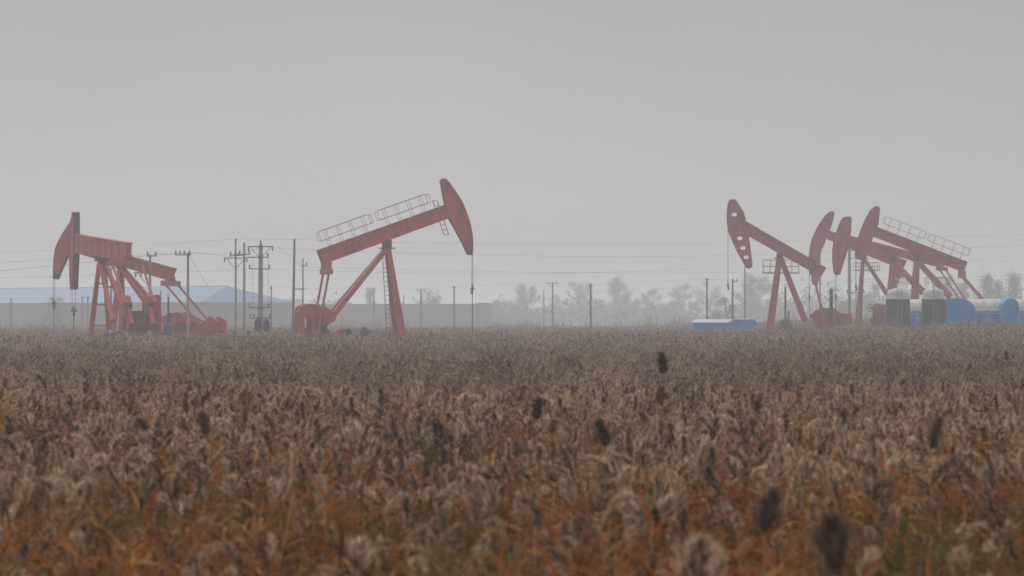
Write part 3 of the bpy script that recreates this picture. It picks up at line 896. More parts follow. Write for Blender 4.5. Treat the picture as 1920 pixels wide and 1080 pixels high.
stack('dark blue stack with dark machinery at its foot beside the round counterweight housing', X1(943), Y1(706), Y1(900), 224, 3.4, 22, 'navy', True)
stack('thin dark stack on a round base under the holed pumpjack beam', 1472.5, 538, 597, 285, 3.6, 28, 'black', True)
stack('thick dark stack in front of the holed pumpjack counterweight', 1558.5, 542, 608, 278, 6.4, 0, 'black', True)

# blue valve set by the left pumpjack
q = at(210, 626, 222)
root = empty('valve_set', (q.x, 222, 0.6), 0, 'small bright blue valve with round body at the foot of the left pumpjack', 'valve')
mb = MB(); mb.lathe((-0.12, 0, q.z - 0.6), [(0.02, -0.32), (0.2, -0.26), (0.27, 0), (0.22, 0.2), (0.05, 0.3)], 14)
mb.tube((-0.12, 0, q.z - 1.7), (-0.12, 0, q.z - 0.8), 0.09, 8)
mb.build('body', M['bright_blue'], root)
mb = MB(); mb.tube((0.05, 0, q.z - 0.55), (0.55, 0, q.z - 0.5), 0.15, 10); mb.lathe((0.6, 0, q.z - 0.5), [(0.2, -0.12), (0.2, 0.12)], 10, 'x')
mb.build('pipe', M['navy'], root)
# pale drum
q = at(271.5, 616, 226)
root = empty('storage_drum', (q.x, 226, 0.9), 0, 'pale upright drum among the machinery of the far left pumpjack', 'drum')
mb = MB(); zt = at(0, 601, 226).z - 0.9
mb.lathe((0, 0, 0), [(0.34, 0), (0.36, 0.05), (0.36, zt * 0.33), (0.375, zt * 0.34), (0.36, zt * 0.35), (0.36, zt * 0.66), (0.375, zt * 0.67), (0.36, zt * 0.68), (0.36, zt - 0.15), (0.2, zt)], 18)
mb.build('shell', M['tank_pale'], root)
mb = MB(); mb.lathe((0.1, -0.08, zt), [(0.07, -0.02), (0.07, 0.06), (0.05, 0.08)], 8)
mb.build('cap', M['black'], root)
# dark pump machinery heap by the drum : a skid engine
q = at(262, 600, 229)
root = empty('engine_skid', (q.x, 229, 0.95), 0, 'dark brown engine and bent exhaust between the two left pumpjacks', 'engine')
mb = MB(); mb.box((0, 0, 0.85), (1.15, 0.8, 0.9)); mb.box((0.1, 0, 1.4), (0.8, 0.5, 0.25)); mb.box((0, 0, 0.2), (1.5, 1, 0.4))
mb.tube((-0.3, -0.45, 0.9), (-0.3, 0.45, 0.9), 0.3, 12)
mb.build('engine_block', M['red_dark'], root)
mb = MB(); mb.path([Vector((0.3, 0, 1.5)), Vector((0.55, 0, 1.75)), Vector((0.75, 0, 2.15)), Vector((1.0, 0, 2.3)), Vector((1.2, 0, 2.1)), Vector((1.25, 0, 1.2))], 0.09, 8)
mb.build('exhaust_pipe', M['black'], root)
# red upright housing
q = at(295, 600, 230)
root = empty('belt_guard', (q.x, 230, 0.95), 0, 'tall narrow red housing behind the side arm pole', 'machine housing')
zt = at(0, Y1(690), 230).z - 0.95
mb = MB(); mb.prism([(-0.34, 0), (0.3, 0), (0.33, zt * 0.5), (0.22, zt - 0.08), (0.12, zt), (-0.16, zt), (-0.26, zt - 0.1), (-0.36, zt * 0.45)], -0.25, 0.25)
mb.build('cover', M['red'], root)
mb = MB(); mb.box((0, -0.262, zt * 0.35), (0.4, 0.02, 0.6)); mb.box((0, 0, 0.05), (1.0, 0.9, 0.1)); mb.build('access_panel', M['red_dark'], root)

# small blue motor near the central pumpjack
q = at(684, 623, 231)
root = empty('electric_motor', (q.x, 231, 1.1), 0, 'small round blue motor on a red stand beside the central pumpjack ladder', 'motor')
zc = q.z - 1.1
mb = MB(); mb.lathe((0, 0, zc), [(0.1, -0.36), (0.27, -0.3), (0.30, -0.1), (0.30, 0.2), (0.2, 0.32)], 16, 'x')
for k in range(10):
    a = 2 * math.pi * k / 10
    mb.bar((-0.25, 0.3 * math.cos(a), zc + 0.3 * math.sin(a)), (0.18, 0.3 * math.cos(a), zc + 0.3 * math.sin(a)), 0.03, 0.05)
mb.tube((0.2, 0, zc + 0.06), (0.5, 0, zc + 0.1), 0.12, 10); mb.box((0.02, 0, zc + 0.33), (0.26, 0.2, 0.14))
mb.build('casing', M['navy'], root)
mb = MB(); mb.bar((-0.9, 0, zc - 0.42), (0.75, 0, zc - 0.36), 0.5, 0.14); mb.box((-0.5, 0, (zc - 0.4) / 2), (0.12, 0.4, zc - 0.4)); mb.box((0.45, 0, (zc - 0.4) / 2), (0.12, 0.4, zc - 0.4))
mb.build('stand', M['red_dark'], root)


# barrel roofed cabins
def cabin(label, x_end0, x_end1, x_far, ytop, ybot, Y, depth_dir, group, white_from=0.0, nwin=3):
    """end wall between x_end0 and x_end1 (px), body running on to x_far; barrel roof"""
    S = F / Y
    a = at(x_end0, ytop, Y); b2 = at(x_end1, ytop, Y)
    g0 = gz(a.x, Y) + 0.35
    root = empty('site_cabin', (a.x, Y, g0), 0, label, 'cabin', group)
    W = b2.x - a.x
    H = a.z - g0
    Wb = 2.3                                   # depth of the cabin
    hs_ = at(0, 583, Y).z - g0
    L = at(x_far, ytop, Y).x - b2.x            # body length seen to the right of the end
    # section: body front plane at y=0, end face is a chamfered cab at the left
    def sect(x, grow=0.0):
        pts = [(-grow, 0.0), (-grow, hs_)]
        for k in range(1, 9):
            t = math.pi * k / 9
            pts.append((Wb / 2 - (Wb / 2 + grow) * math.cos(t), hs_ + (H - hs_ + grow) * math.sin(t)))
        pts += [(Wb + grow, hs_), (Wb + grow, 0.0)]
        return [(x, y, z) for y, z in pts]
    # end housing: a blue cap with a rounded top, standing a little proud of the body
    rl = W / 2 if W < 2.0 else 0.25
    rr = W / 2 if W < 2.0 else min(W * 0.5, 1.5)
    hz_ = min(rr, H * 0.45)
    prof = [(0, 0), (0, H - rl)] + [(rl - rl * math.cos(math.pi / 2 * k / 6), H - rl + rl * math.sin(math.pi / 2 * k / 6)) for k in range(1, 7)]
    prof += [(W - rr + rr * math.sin(math.pi / 2 * k / 8), H - hz_ + hz_ * math.cos(math.pi / 2 * k / 8)) for k in range(0, 9)] + [(W, 0)]
    pp = [prof[0]]
    for q_ in prof[1:]:
        if abs(q_[0] - pp[-1][0]) + abs(q_[1] - pp[-1][1]) > 1e-4:
            pp.append(q_)
    mb = MB(); mb.prism(pp, -0.45, Wb + 0.1)
    mb.build('end_housing', M['blue'], root)
    if L > 0.3:
        mb = MB()
        hw_ = hs_
        mb.box((W + L / 2, Wb / 2, hw_ / 2), (L, Wb - 0.02, hw_))
        wl_ = mb.build('wall', M['blue'], root)
        mb = MB()
        s0 = sect(W * (0.6 if W > 2 else 0.55), -0.04)[1:-1]; s1 = sect(W + L + 0.15, -0.04)[1:-1]
        k = len(s0)
        mb.add(s0 + s1, [(i, i + 1, k + i + 1, k + i) for i in range(k - 1)] + [tuple(range(k)), tuple(range(k, 2 * k))[::-1]])
        mb.build('roof', M['white'], root)
        for i in range(nwin):
            x = W + L * (i + 0.5) / nwin
            mb = MB(); dw = L / nwin * 0.42
            mb.box((x - dw, -0.02, hw_ * 0.45), (0.05, 0.05, hw_ * 0.86)); mb.box((x + dw, -0.02, hw_ * 0.45), (0.05, 0.05, hw_ * 0.86)); mb.box((x, -0.02, hw_ * 0.9), (dw * 2 + 0.05, 0.05, 0.05))
            mb.build('panel_frame', M['tank_pale'], root)
    return root


CG = 'blue cabins with white barrel roofs'
cabin('largest blue cabin with rounded end and white barrel roof, right of the dark tanks', 1772, 1828, 1876, 559.5, 605, 276, 1, CG, nwin=2)
cabin('blue cabin with narrow arched end at the right edge of the view', 1880, 1909, 1990, 559.5, 605, 274, 1, CG, nwin=3)
cabin('blue cabin with white roof seen between the two dark tanks', 1690, 1700, 1760, 560, 605, 282, 1, CG, nwin=3)

# low blue shed left of the holed pumpjack
Y = 318
q0 = at(1300, 598, Y); q1 = at(1420, 598, Y)
g0 = 0.2
root = empty('low_shed', (q0.x, Y, g0), 0, 'low long blue shed whose left half has a white sloping roof', 'shed')
Wd = q1.x - q0.x; H = at(0, 598.5, Y).z - g0; he = at(0, 604.5, Y).z - g0
s = Wd / 475.0
mb = MB()
mb.box((Wd * 0.29, 1.5, he / 2), (Wd * 0.56, 3.0, he))
mb.build('wall', M['blue'], root)
mb = MB()
mb.add([(-0.08, -0.15, he), (Wd * 0.54, -0.15, he - 0.02), (Wd * 0.64, 1.0, H), (0.35, 1.0, H), (-0.08, 3.2, he), (Wd * 0.54, 3.2, he), (Wd * 0.64, 2.2, H), (0.35, 2.2, H)],
       [(0, 1, 2, 3), (3, 2, 6, 7), (7, 6, 5, 4), (0, 3, 7, 4), (1, 5, 6, 2), (0, 4, 5, 1)])
mb.build('roof', M['white'], root)
mb = MB()
pr = [(Wd * 0.53, 0), (Wd * 0.53, he - 0.1), (Wd * 0.58, H - 0.22), (Wd * 0.63, H - 0.04), (Wd * 0.70, H - 0.01), (Wd * 0.93, H - 0.02), (Wd * 0.98, H - 0.15), (Wd * 0.995, H - 0.4), (Wd, 0)]
mb.prism(pr, -0.2, 2.6)
mb.build('end_housing', M['blue'], root)
mb = MB(); mb.add([(Wd * 0.70, 0.3, H + 0.0), (Wd * 0.90, 0.3, H - 0.01), (Wd * 0.90, 2.2, H - 0.01), (Wd * 0.70, 2.2, H), (Wd * 0.71, 0.5, H + 0.07), (Wd * 0.89, 0.5, H + 0.07), (Wd * 0.89, 2.0, H + 0.07), (Wd * 0.71, 2.0, H + 0.07)],
      [(4, 5, 6, 7), (0, 1, 5, 4), (1, 2, 6, 5), (2, 3, 7, 6), (3, 0, 4, 7)])
mb.build('roof_hatch', M['white'], root)
pad(at(1360, 600, 319).x, 319.5, 5, 3, 0.2)


# storage tanks
def tank(label, xl, xr, Y, ytop=560, ydome=541, yrail=520):
    S = F / Y
    c = at((xl + xr) / 2, 600, Y)
    r = (xr - xl) / S / 2
    g0 = gz(c.x, Y) + 0.2
    root = empty('storage_tank', (c.x, Y, g0), 0, label, 'tank', 'dark upright oil tanks with pale domed tops')
    h = at(0, ytop, Y).z - g0; hd = at(0, ydome, Y).z - g0; hr = at(0, yrail, Y).z - g0
    mb = MB(); mb.lathe((0, 0, 0), [(r, 0), (r, h * 0.33), (r + 0.02, h * 0.335), (r + 0.02, h * 0.35), (r, h * 0.355), (r, h * 0.66), (r + 0.02, h * 0.665), (r + 0.02, h * 0.68), (r, h * 0.685), (r, h - 0.02)], 28)
    mb.build('shell', M['tank_dark'], root)
    mb = MB(); mb.lathe((0, 0, h), [(r + 0.05, -0.06), (r + 0.05, 0.03), (r * 0.9, 0.06), (r * 0.88, (hd - h) * 0.6), (r * 0.78, (hd - h) * 0.85), (r * 0.4, hd - h), (0.05, hd - h + 0.03)], 28)
    mb.build('dome', M['tank_pale'], root)
    mb = MB()
    rr = r * 0.74
    zz = h + (hd - h) * 0.8
    for hh in (hr, (zz + hr) / 2 + 0.1):
        mb.ring((0, 0, hh), rr, 0.02, 16, 'z')
    for k in range(8):
        a = 2 * math.pi * k / 8
        mb.path([Vector((rr * math.cos(a), rr * math.sin(a), zz)), Vector((rr * math.cos(a), rr * math.sin(a), hr))], 0.022, 5)
    mb.build('railing', M['rail'], root)
    mb = MB()
    for sx_ in (-0.2, 0.2):
        mb.path([Vector((sx_, -r - 0.12, 0)), Vector((sx_, -r - 0.12, hr)), Vector((sx_, -rr, hr))], 0.025, 5)
    n = int(hr / 0.32)
    for k in range(n):
        mb.path([Vector((-0.2, -r - 0.12, 0.2 + k * 0.32)), Vector((0.2, -r - 0.12, 0.2 + k * 0.32))], 0.016, 4)
    for zz_ in (h * 0.4, h * 0.95):
        for sx_ in (-0.2, 0.2):
            mb.path([Vector((sx_, -r - 0.12, zz_)), Vector((sx_, -r + 0.02, zz_))], 0.02, 4)
    mb.build('ladder', M['rail'], root)


tank('dark upright tank with pale dome and railing, left of a matching one', 1661, 1706, 270)
tank('dark upright tank with pale dome next to the blue rounded cabin', 1728, 1773, 270)
# access stair frame beside the tanks
Y = 268
q = at(1772, 600, Y); g0 = gz(q.x, Y) + 0.2
root = empty('access_frame', (q.x, Y, g0), 0, 'thin pipe frame standing beside the second dark tank', 'pipe frame')
mb = MB(); zt = at(0, 521, Y).z - g0; S = F / Y
for a in ((1752 - 1772) / S, 4 / S):
    mb.path([Vector((a, 0, 0.2 if a > 0 else zt - 1.2)), Vector((a, 0, zt))], 0.04, 6)
mb.path([Vector(((1752 - 1772) / S, 0, zt)), Vector((4 / S, 0, zt))], 0.045, 6)
mb.path([Vector(((1752 - 1772) / S, 0, zt - 0.55)), Vector((4 / S, 0, zt - 0.55))], 0.03, 6)
mb.build('pipe_frame', M['rail'], root)
# red valve post by the tanks
q = at(1675, 606, 262); g0 = gz(q.x, 262)
root = empty('wellhead', (q.x, 262, g0), 0, 'small red wellhead valve in front of the left dark tank', 'wellhead')
zc = q.z - g0
mb = MB(); mb.tube((0, 0, 0), (0, 0, zc + 0.15), 0.12, 10); mb.lathe((0, 0, zc), [(0.22, -0.12), (0.26, 0), (0.22, 0.12)], 12); mb.tube((-0.4, 0, zc - 0.15), (0.4, 0, zc - 0.15), 0.09, 8)
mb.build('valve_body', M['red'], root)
mb = MB(); mb.ring((0, 0, zc + 0.32), 0.2, 0.025, 12, 'z'); mb.tube((0, 0, zc + 0.12), (0, 0, zc + 0.34), 0.03, 6); mb.build('handwheel', M['red_pale'], root)

# ------------------------------------------------------------------ far buildings
# hip roofed warehouse, its near corner turned to the camera
C0 = at(375, 566, 640)
ez = C0.z
ridge = at(430, 536, 650).z
ld = Vector((-0.74, 0.67, 0)).normalized(); ed = Vector((0.67, 0.74, 0)).normalized()
WD = 27.0; LN = 190.0
root = empty('warehouse', (C0.x, C0.y, 0), 0, 'long grey warehouse with a faded blue hipped roof behind the left pumpjacks', 'warehouse')
c = Vector((0, 0, 0))
def W3(a, b_, z): return ld * a + ed * b_ + Vector((0, 0, z))
mb = MB()
vs = [W3(0, 0, 0), W3(0, WD, 0), W3(LN, WD, 0), W3(LN, 0, 0), W3(0, 0, ez), W3(0, WD, ez), W3(LN, WD, ez), W3(LN, 0, ez)]
mb.add(vs, [(0, 1, 5, 4), (1, 2, 6, 5), (2, 3, 7, 6), (3, 0, 4, 7)])
mb.build('wall', M['wall_tan'], root)
mb = MB(); e = 0.7
vs = [W3(-e, -e, ez - 0.05), W3(-e, WD + e, ez - 0.05), W3(LN + e, WD + e, ez - 0.05), W3(LN + e, -e, ez - 0.05), W3(6.0, WD / 2, ridge), W3(LN - 6.0, WD / 2, ridge)]
mb.add(vs, [(0, 1, 4), (1, 2, 5, 4), (2, 3, 5), (3, 0, 4, 5), (3, 2, 1, 0)])
rf = mb.build('roof', M['roof_blue'], root)
mb = MB()
mb.bar(W3(6.0, WD / 2, ridge + 0.03), W3(LN - 6.0, WD / 2, ridge + 0.03), 0.3, 0.12, ref=ed)
mb.build('ridge_cap', M['roof_blue'], rf)
for k, (a0, a1, mt) in enumerate(((14, 34, 'wall_grey'), (44, 66, 'wall_tan'), (72, 98, 'wall_grey'), (110, 140, 'wall_tan'))):
    mb = MB(); p0 = W3(a0, -0.12, ez * 0.42); p1 = W3(a1, -0.12, ez * 0.42)
    mb.bar(p0, p1, 0.18, ez * 0.8, ref=ed)
    mb.build('sheet_panel', M[mt], root)
# pale little building right of it
q = at(552, 563, 700)
root = empty('small_building', (q.x, 700, 0), 0, 'small pale building between the warehouse and the tall leaning pole', 'building')
mb = MB(); mb.box((0, 3, q.z / 2), (3.0, 6, q.z)); mb.build('wall', M['pale_wall'], root)
mb = MB(); mb.box((0, 3, q.z + 0.11), (3.5, 6.5, 0.22)); mb.build('roof', M['tank_pale'], root)
mb = MB(); mb.box((-0.3, -0.03, q.z * 0.45), (0.9, 0.08, 1.2)); mb.build('window', M['window'], root)

# long low flat building behind the central pumpjack
Y = 760
a = at(560, 572, Y); b2 = at(922, 572, Y)
root = empty('low_building', (a.x, Y, 0), 0, 'long low grey flat roofed building behind the central pumpjack', 'building')
Wd = b2.x - a.x; H = a.z
mb = MB(); mb.box((Wd / 2, 6, H / 2), (Wd, 12, H)); mb.build('wall', M['wall_grey'], root)
mb = MB(); mb.box((Wd / 2, 6, H + 0.15), (Wd + 0.8, 12.8, 0.3)); mb.box((Wd * 0.96, 6, H + 0.45), (Wd * 0.08, 8, 0.3)); mb.build('roof', M['wall_grey'], root)

# ------------------------------------------------------------------ trees
def tree(label, px, ytop, Y, wpx, kind='bare', seed=1, dens=1.0, name='bare_tree', group=None, base=0.0):
    rnd = random.Random(seed)
    t = at(px, ytop, Y)
    S = F / Y
    H = t.z; Rw = wpx / S / 2 * (1.2 if kind == 'bare' else 1.0)
    root = empty(name, (t.x, Y, 0), rnd.random() * 6, label, 'tree', group)
    tk = MB(); cr_ = MB()
    h0 = H * (0.22 if kind != 'bush' else 0.05)
    tr = 0.022 * H + 0.06
    pts = [Vector((0, 0, -0.2))]
    for k in range(1, 6):
        pts.append(Vector((rnd.gauss(0, 0.012) * H * k / 5, rnd.gauss(0, 0.012) * H * k / 5, H * 0.88 * k / 5)))
    for k in range(5):
        tk.tube(pts[k], pts[k + 1], tr * (1 - k * 0.18), 7, tr * (1 - (k + 1) * 0.18), caps=False)

    def trunk_at(z):
        z = max(0, min(H * 0.879, z)); f = z / (H * 0.88) * 5; k = min(4, int(f))
        return pts[k].lerp(pts[k + 1], f - k)
    bx, by = rnd.uniform(-0.25, 0.25), rnd.uniform(0.7, 1.0)
    nl = int((26 if kind != 'poplar' else 40) * dens)
    cen = []
    for k in range(nl):
        f = (k + rnd.random()) / nl
        if kind == 'conifer':
            z = h0 * 0.6 + (H - h0 * 0.6) * f; rad = Rw * (1 - f) ** 0.8 * rnd.uniform(0.75, 1.05) + 0.1
        elif kind == 'poplar':
            z = h0 * 0.5 + (H - h0 * 0.5) * f; rad = Rw * (math.sin(math.pi * min(0.97, f * 0.85 + 0.1))) * rnd.uniform(0.5, 1.05)
        else:
            z = h0 + (H - h0) * f; rad = Rw * math.sqrt(max(0.03, 1 - (2 * f - 0.8) ** 2 / 1.5)) * rnd.uniform(0.3, 1.15); z *= rnd.uniform(0.86, 1.0)
        a = rnd.random() * 2 * math.pi
        end = Vector((math.cos(a) * rad + bx * Rw * f * (kind == 'bare'), math.sin(a) * rad * by, z))
        st = trunk_at(max(h0 * 0.7, z - rad * (0.9 if kind != 'conifer' else 0.1)))
        mid = st.lerp(end, 0.5) + Vector((rnd.gauss(0, .05), rnd.gauss(0, .05), rnd.uniform(-0.02, 0.06))) * H * 0.5
        tk.tube(st, mid, tr * 0.42, 5, tr * 0.3, caps=False); tk.tube(mid, end, tr * 0.3, 5, tr * 0.12, caps=False)
        cen.append((mid, end, rad))
    size = 0.9 / S * 1.6          # small leaf faces
    for mid, end, rad in cen:
        cl = rnd.uniform(0.09, 0.17) * H * (0.8 if kind == 'poplar' else 1)
        if kind == 'conifer': cl *= 0.6
        nn = int({'bare': 150, 'conifer': 110, 'poplar': 90, 'leafy': 130, 'bush': 110}[kind] * dens)
        for k in range(nn):
            c0 = mid.lerp(end, rnd.uniform(0.3, 1.1))
            d = Vector((rnd.gauss(0, 1), rnd.gauss(0, 1), rnd.gauss(0, 0.75)))
            p0 = c0 + d * cl * (0.28 if kind == 'bare' else 0.5)
            if p0.z < 0.2: continue
            if kind == 'bare':
                # a fine twig: a long thin sliver
                dr = ((end - mid).normalized() * 1.3 + d * 0.5 + Vector((0, 0, 0.7))).normalized() * rnd.uniform(0.06, 0.15) * H
                wv = dr.cross(Vector((rnd.gauss(0, 1), rnd.gauss(0, 1), rnd.gauss(0, 1)))).normalized() * size * 0.15
                cr_.add([p0 - wv, p0 + wv, p0 + dr], [(0, 1, 2)])
                if rnd.random() < 0.10:
                    dr2 = Vector((rnd.gauss(0, 1), rnd.gauss(0, 1), rnd.gauss(0, 1))).normalized() * size * 0.8
                    wv2 = dr2.orthogonal().normalized() * size * 0.4
                    cr_.add([p0 + dr - wv2, p0 + dr + wv2, p0 + dr + dr2], [(0, 1, 2)])
            else:
                dr = Vector((rnd.gauss(0, 1), rnd.gauss(0, 1), rnd.gauss(0, 0.8))).normalized() * size * rnd.uniform(0.6, 1.5)
                wv = dr.orthogonal().normalized() * size * rnd.uniform(0.35, 0.8)
                cr_.add([p0 - dr, p0 + wv, p0 + dr, p0 - wv], [(0, 1, 2, 3)])
    tk.build('trunk', M['bark'], root)
    cr_.build('crown', M['twig' if kind == 'bare' else ('leaf_olive' if 'olive' in label else 'leaf_dark')], root)


TG = 'hazy trees beyond the oil field'
TREES = [
 ('low scrubby bare tree between the rod and the broad round bare tree', 958, 566, 1000, 40, 'bare', 0.7),
 ('small bare tree tight behind the crossarm pole', 1046, 552, 1080, 44, 'bare', 0.7),
 ('low thicket tree right of the dark middle pole', 1122, 560, 980, 52, 'bush', 0.7),
 ('small bare tree between the forked tree and the spreading tree', 1196, 562, 1060, 40, 'bare', 0.8),
 ('low thicket tree right of the spreading bare tree', 1256, 562, 980, 46, 'bush', 0.8),
 ('low thicket tree between narrow bare tree and shed', 1304, 566, 960, 44, 'bush', 0.8),
 ('small bare tree right of the tall hazy tree near the holed pumpjack', 1448, 556, 980, 50, 'bare', 1.0),
 ('low thicket tree behind the thin dark stack', 1470, 578, 820, 60, 'bush', 0.8),
 ('low thicket tree behind the round holed pumpjack rear legs', 1530, 572, 860, 56, 'bush', 0.8),
 ('hazy thicket tree behind the two dark tanks', 1710, 545, 800, 80, 'bush', 0.8),
 ('hazy thicket tree behind the pitman arms over the cabins', 1826, 548, 780, 60, 'bush', 0.9),
 ('small pale olive tree in front of the warehouse roof at left', 108, 548, 560, 56, 'leafy', 0.5),
 ('pointed hazy evergreen just left of the central pumpjack ladder', 693, 541, 820, 48, 'conifer', 0.8),
 ('round hazy tree right of the central pumpjack tower', 806, 545, 800, 56, 'leafy', 0.9),
 ('small dark bush at the right end of the flat grey building', 931, 561, 900, 26, 'bush', 0.8),
 ('broad round bare tree left of the pole with the level crossarm', 988, 537, 950, 88, 'bare', 1.15),
 ('tall thin bare tree between the crossarm pole and the dark middle pole', 1086, 523, 1050, 70, 'bare', 0.8),
 ('tallest forked bare tree right of the dark middle pole', 1158, 523, 1000, 74, 'bare', 1.2),
 ('low bare tree with spreading crown halfway from middle pole to shed', 1226, 540, 1020, 62, 'bare', 0.9),
 ('narrow bare tree left of the low blue shed', 1281, 536, 1000, 46, 'bare', 0.9),
 ('pale bare tree behind the left end of the low blue shed', 1332, 533, 1050, 56, 'bare', 0.9),
 ('dark leafy round tree directly behind the low blue shed', 1362, 550, 620, 50, 'leafy', 0.8),
 ('tall hazy bare tree between the shed and the holed pumpjack', 1411, 515, 900, 62, 'bare', 1.3),
 ('bare low tree behind the holed pumpjack tower legs', 1492, 562, 900, 70, 'bare', 1.0),
 ('rounded hazy bush behind the holed pumpjack counterweight', 1580, 560, 700, 50, 'bush', 0.9),
 ('grey thicket tree behind the thick pole with fittings', 1622, 552, 760, 60, 'bush', 0.9),
 ('small pointed tree left of the dark tanks', 1640, 532, 800, 30, 'poplar', 0.7),
 ('hazy poplar behind the tail of the far right pumpjack', 1782, 520, 760, 40, 'poplar', 0.8),
 ('hazy poplar behind the pitman arms at far right', 1808, 530, 740, 36, 'poplar', 0.9),
 ('dark hazy poplar above the largest blue cabin', 1850, 517, 720, 30, 'poplar', 1.1),
 ('slim low poplar above the gap between the two right cabins', 1870, 528, 720, 22, 'poplar', 0.9),
 ('dark hazy poplar over the cabin at the right edge', 1902, 515, 720, 34, 'poplar', 1.1),
]
for i, (lb, px, yt, Y, wp, kd, dn) in enumerate(TREES):
    nm = {'bare': 'bare_tree', 'leafy': 'leafy_tree', 'conifer': 'evergreen_tree', 'bush': 'bush', 'poplar': 'poplar_tree'}[kd]
    tree(lb, px, yt, Y, wp, kd, 100 + i, dn, nm, TG)

# far-off wood that reads as one mass (low scrub and woodland along the horizon)
mb = MB(); rnd = random.Random(5)
for k in range(42000):
    px = rnd.uniform(-120, 2040)
    Y = rnd.uniform(830, 1350)
    if px < 935: Y = rnd.uniform(900, 1350)
    hmax = 4.6 + 1.3 * math.sin(px * 0.013) + 1.0 * math.sin(px * 0.041 + 1) + 0.8 * math.sin(px * 0.13) + 0.9 * math.sin(px * 0.31 + Y * 0.02)
    if px > 1420: hmax += 2.5
    z = hmax * (rnd.random() if rnd.random() < 0.75 else 1 + abs(rnd.gauss(0, 0.28)))
    s_ = rnd.uniform(0.35, 1.0)
    p0 = Vector(((px - 960) / F * Y, Y, z))
    dr = Vector((rnd.gauss(0, 1), rnd.gauss(0, 1), rnd.gauss(0.6, 1))).normalized() * s_
    wv = dr.orthogonal().normalized() * s_ * 0.45
    mb.add([p0 - dr, p0 + wv, p0 + dr, p0 - wv], [(0, 1, 2, 3)])
for k in range(22000):       # rank grass and thin stems between the reeds and the buildings
    px = rnd.uniform(-120, 2040)
    Y = rnd.uniform(440, 660)
    h = 1.5 + 0.5 * math.sin(px * 0.021) + 0.3 * math.sin(px * 0.11) + rnd.gauss(0, 0.35) + (1.3 if rnd.random() < 0.05 else 0)
    x = (px - 960) / F * Y
    w_ = rnd.uniform(0.05, 0.16)
    p0 = Vector((x, Y, gz(x, Y)))
    tp_ = p0 + Vector((rnd.gauss(0, 0.25), 0, max(0.6, h)))
    mb.add([p0 - Vector((w_, 0, 0)), p0 + Vector((w_, 0.03, 0)), tp_ + Vector((w_ * 0.5, 0, -0.2)), tp_], [(0, 1, 2, 3)], 1)
tag(mb.build('scrub', [M['twig'], M['rank_grass']]), 'hazy band of low scrub along the far side of the field', 'scrub', kind='stuff')

# ------------------------------------------------------------------ reeds
def plume(mb, base, up, length, width, n, hair_w, rnd, droop, mi_h=2, mi_c=3, hl=0.05, core_f=0.54):
    """feathery seed head: dense heart of short seeds, thin pale fringe of longer hairs, on a drooping rachis"""
    side = up.orthogonal().normalized()
    side = Matrix.Rotation(rnd.random() * 6.28, 3, up) @ side
    lump = rnd.uniform(9, 16); o_ph = rnd.random() * 6.28
    P_ = []
    for k in range(9):
        t = k / 8
        P_.append(base + up * length * (t - droop * 0.3 * t * t) + side * length * droop * t * t)
    for k in range(n):
        t = rnd.random()
        f = t * 8; i = min(7, int(f)); c = P_[i].lerp(P_[i + 1], f - i)
        tang = (P_[i + 1] - P_[i]).normalized()
        env = math.sin(math.pi * (0.10 + 0.76 * t) ** 0.85) * (1 + 0.28 * math.sin(t * lump + o_ph))
        core = rnd.random() < core_f
        rad = width * 0.5 * env * (rnd.random() ** 0.5 * 0.55 if core else 0.25 + 1.0 * rnd.random() ** 1.8)
        o = Matrix.Rotation(rnd.random() * 6.28, 3, tang) @ tang.orthogonal().normalized()
        p0 = c + o * rad * 0.8
        d = (tang * 1.0 + o * rnd.uniform(0.3, 1.1) + side * droop * 0.5).normalized() * hl * rnd.uniform(0.6, 1.25) * (0.45 + 0.6 * env) * (0.8 if core else 1.0)
        wv = d.cross(Vector((rnd.gauss(0, 1), rnd.gauss(0, 1), rnd.gauss(0, 1)))).normalized() * hair_w * (1.9 if core else 1) * 0.5
        mb.add([p0 - wv * 0.6, p0 + d * 0.5 - wv, p0 + d, p0 + d * 0.5 + wv, p0 + wv * 0.6], [(0, 1, 2, 3, 4)], mi_c if core else mi_h)


def leaf(mb, base, az, elev, length, width, rnd, bend=1.2, seg=4, mi=1):
    d = Vector((math.cos(az) * math.cos(elev), math.sin(az) * math.cos(elev), math.sin(elev)))
    s = Vector((-math.sin(az), math.cos(az), 0))
    tw = rnd.uniform(-1.0, 1.0)
    p = Vector(base); vs = []
    e = elev
    for k in range(seg + 1):
        t = k / seg
        wv = s * math.cos(tw * t * 1.5) + Vector((0, 0, 1)) * math.sin(tw * t * 1.5)
        wd = width * (1 - t) ** 0.7 * (0.55 + 0.9 * min(1, t * 3)) * 0.5 + 0.0006
        vs += [p - wv * wd, p + wv * wd]
        e -= bend / seg * (0.4 + 1.2 * t)
        p = p + Vector((math.cos(az) * math.cos(e), math.sin(az) * math.cos(e), math.sin(e))) * length / seg
    mb.add(vs, [(2 * k, 2 * k + 1, 2 * k + 3, 2 * k + 2) for k in range(seg)], mi)


def stem_pts(rnd, H, lean):
    a = rnd.random() * 6.28
    return [Vector((math.cos(a) * lean * H * t * t, math.sin(a) * lean * H * t * t, H * t)) for t in (0, .35, .7, 1.0)], a


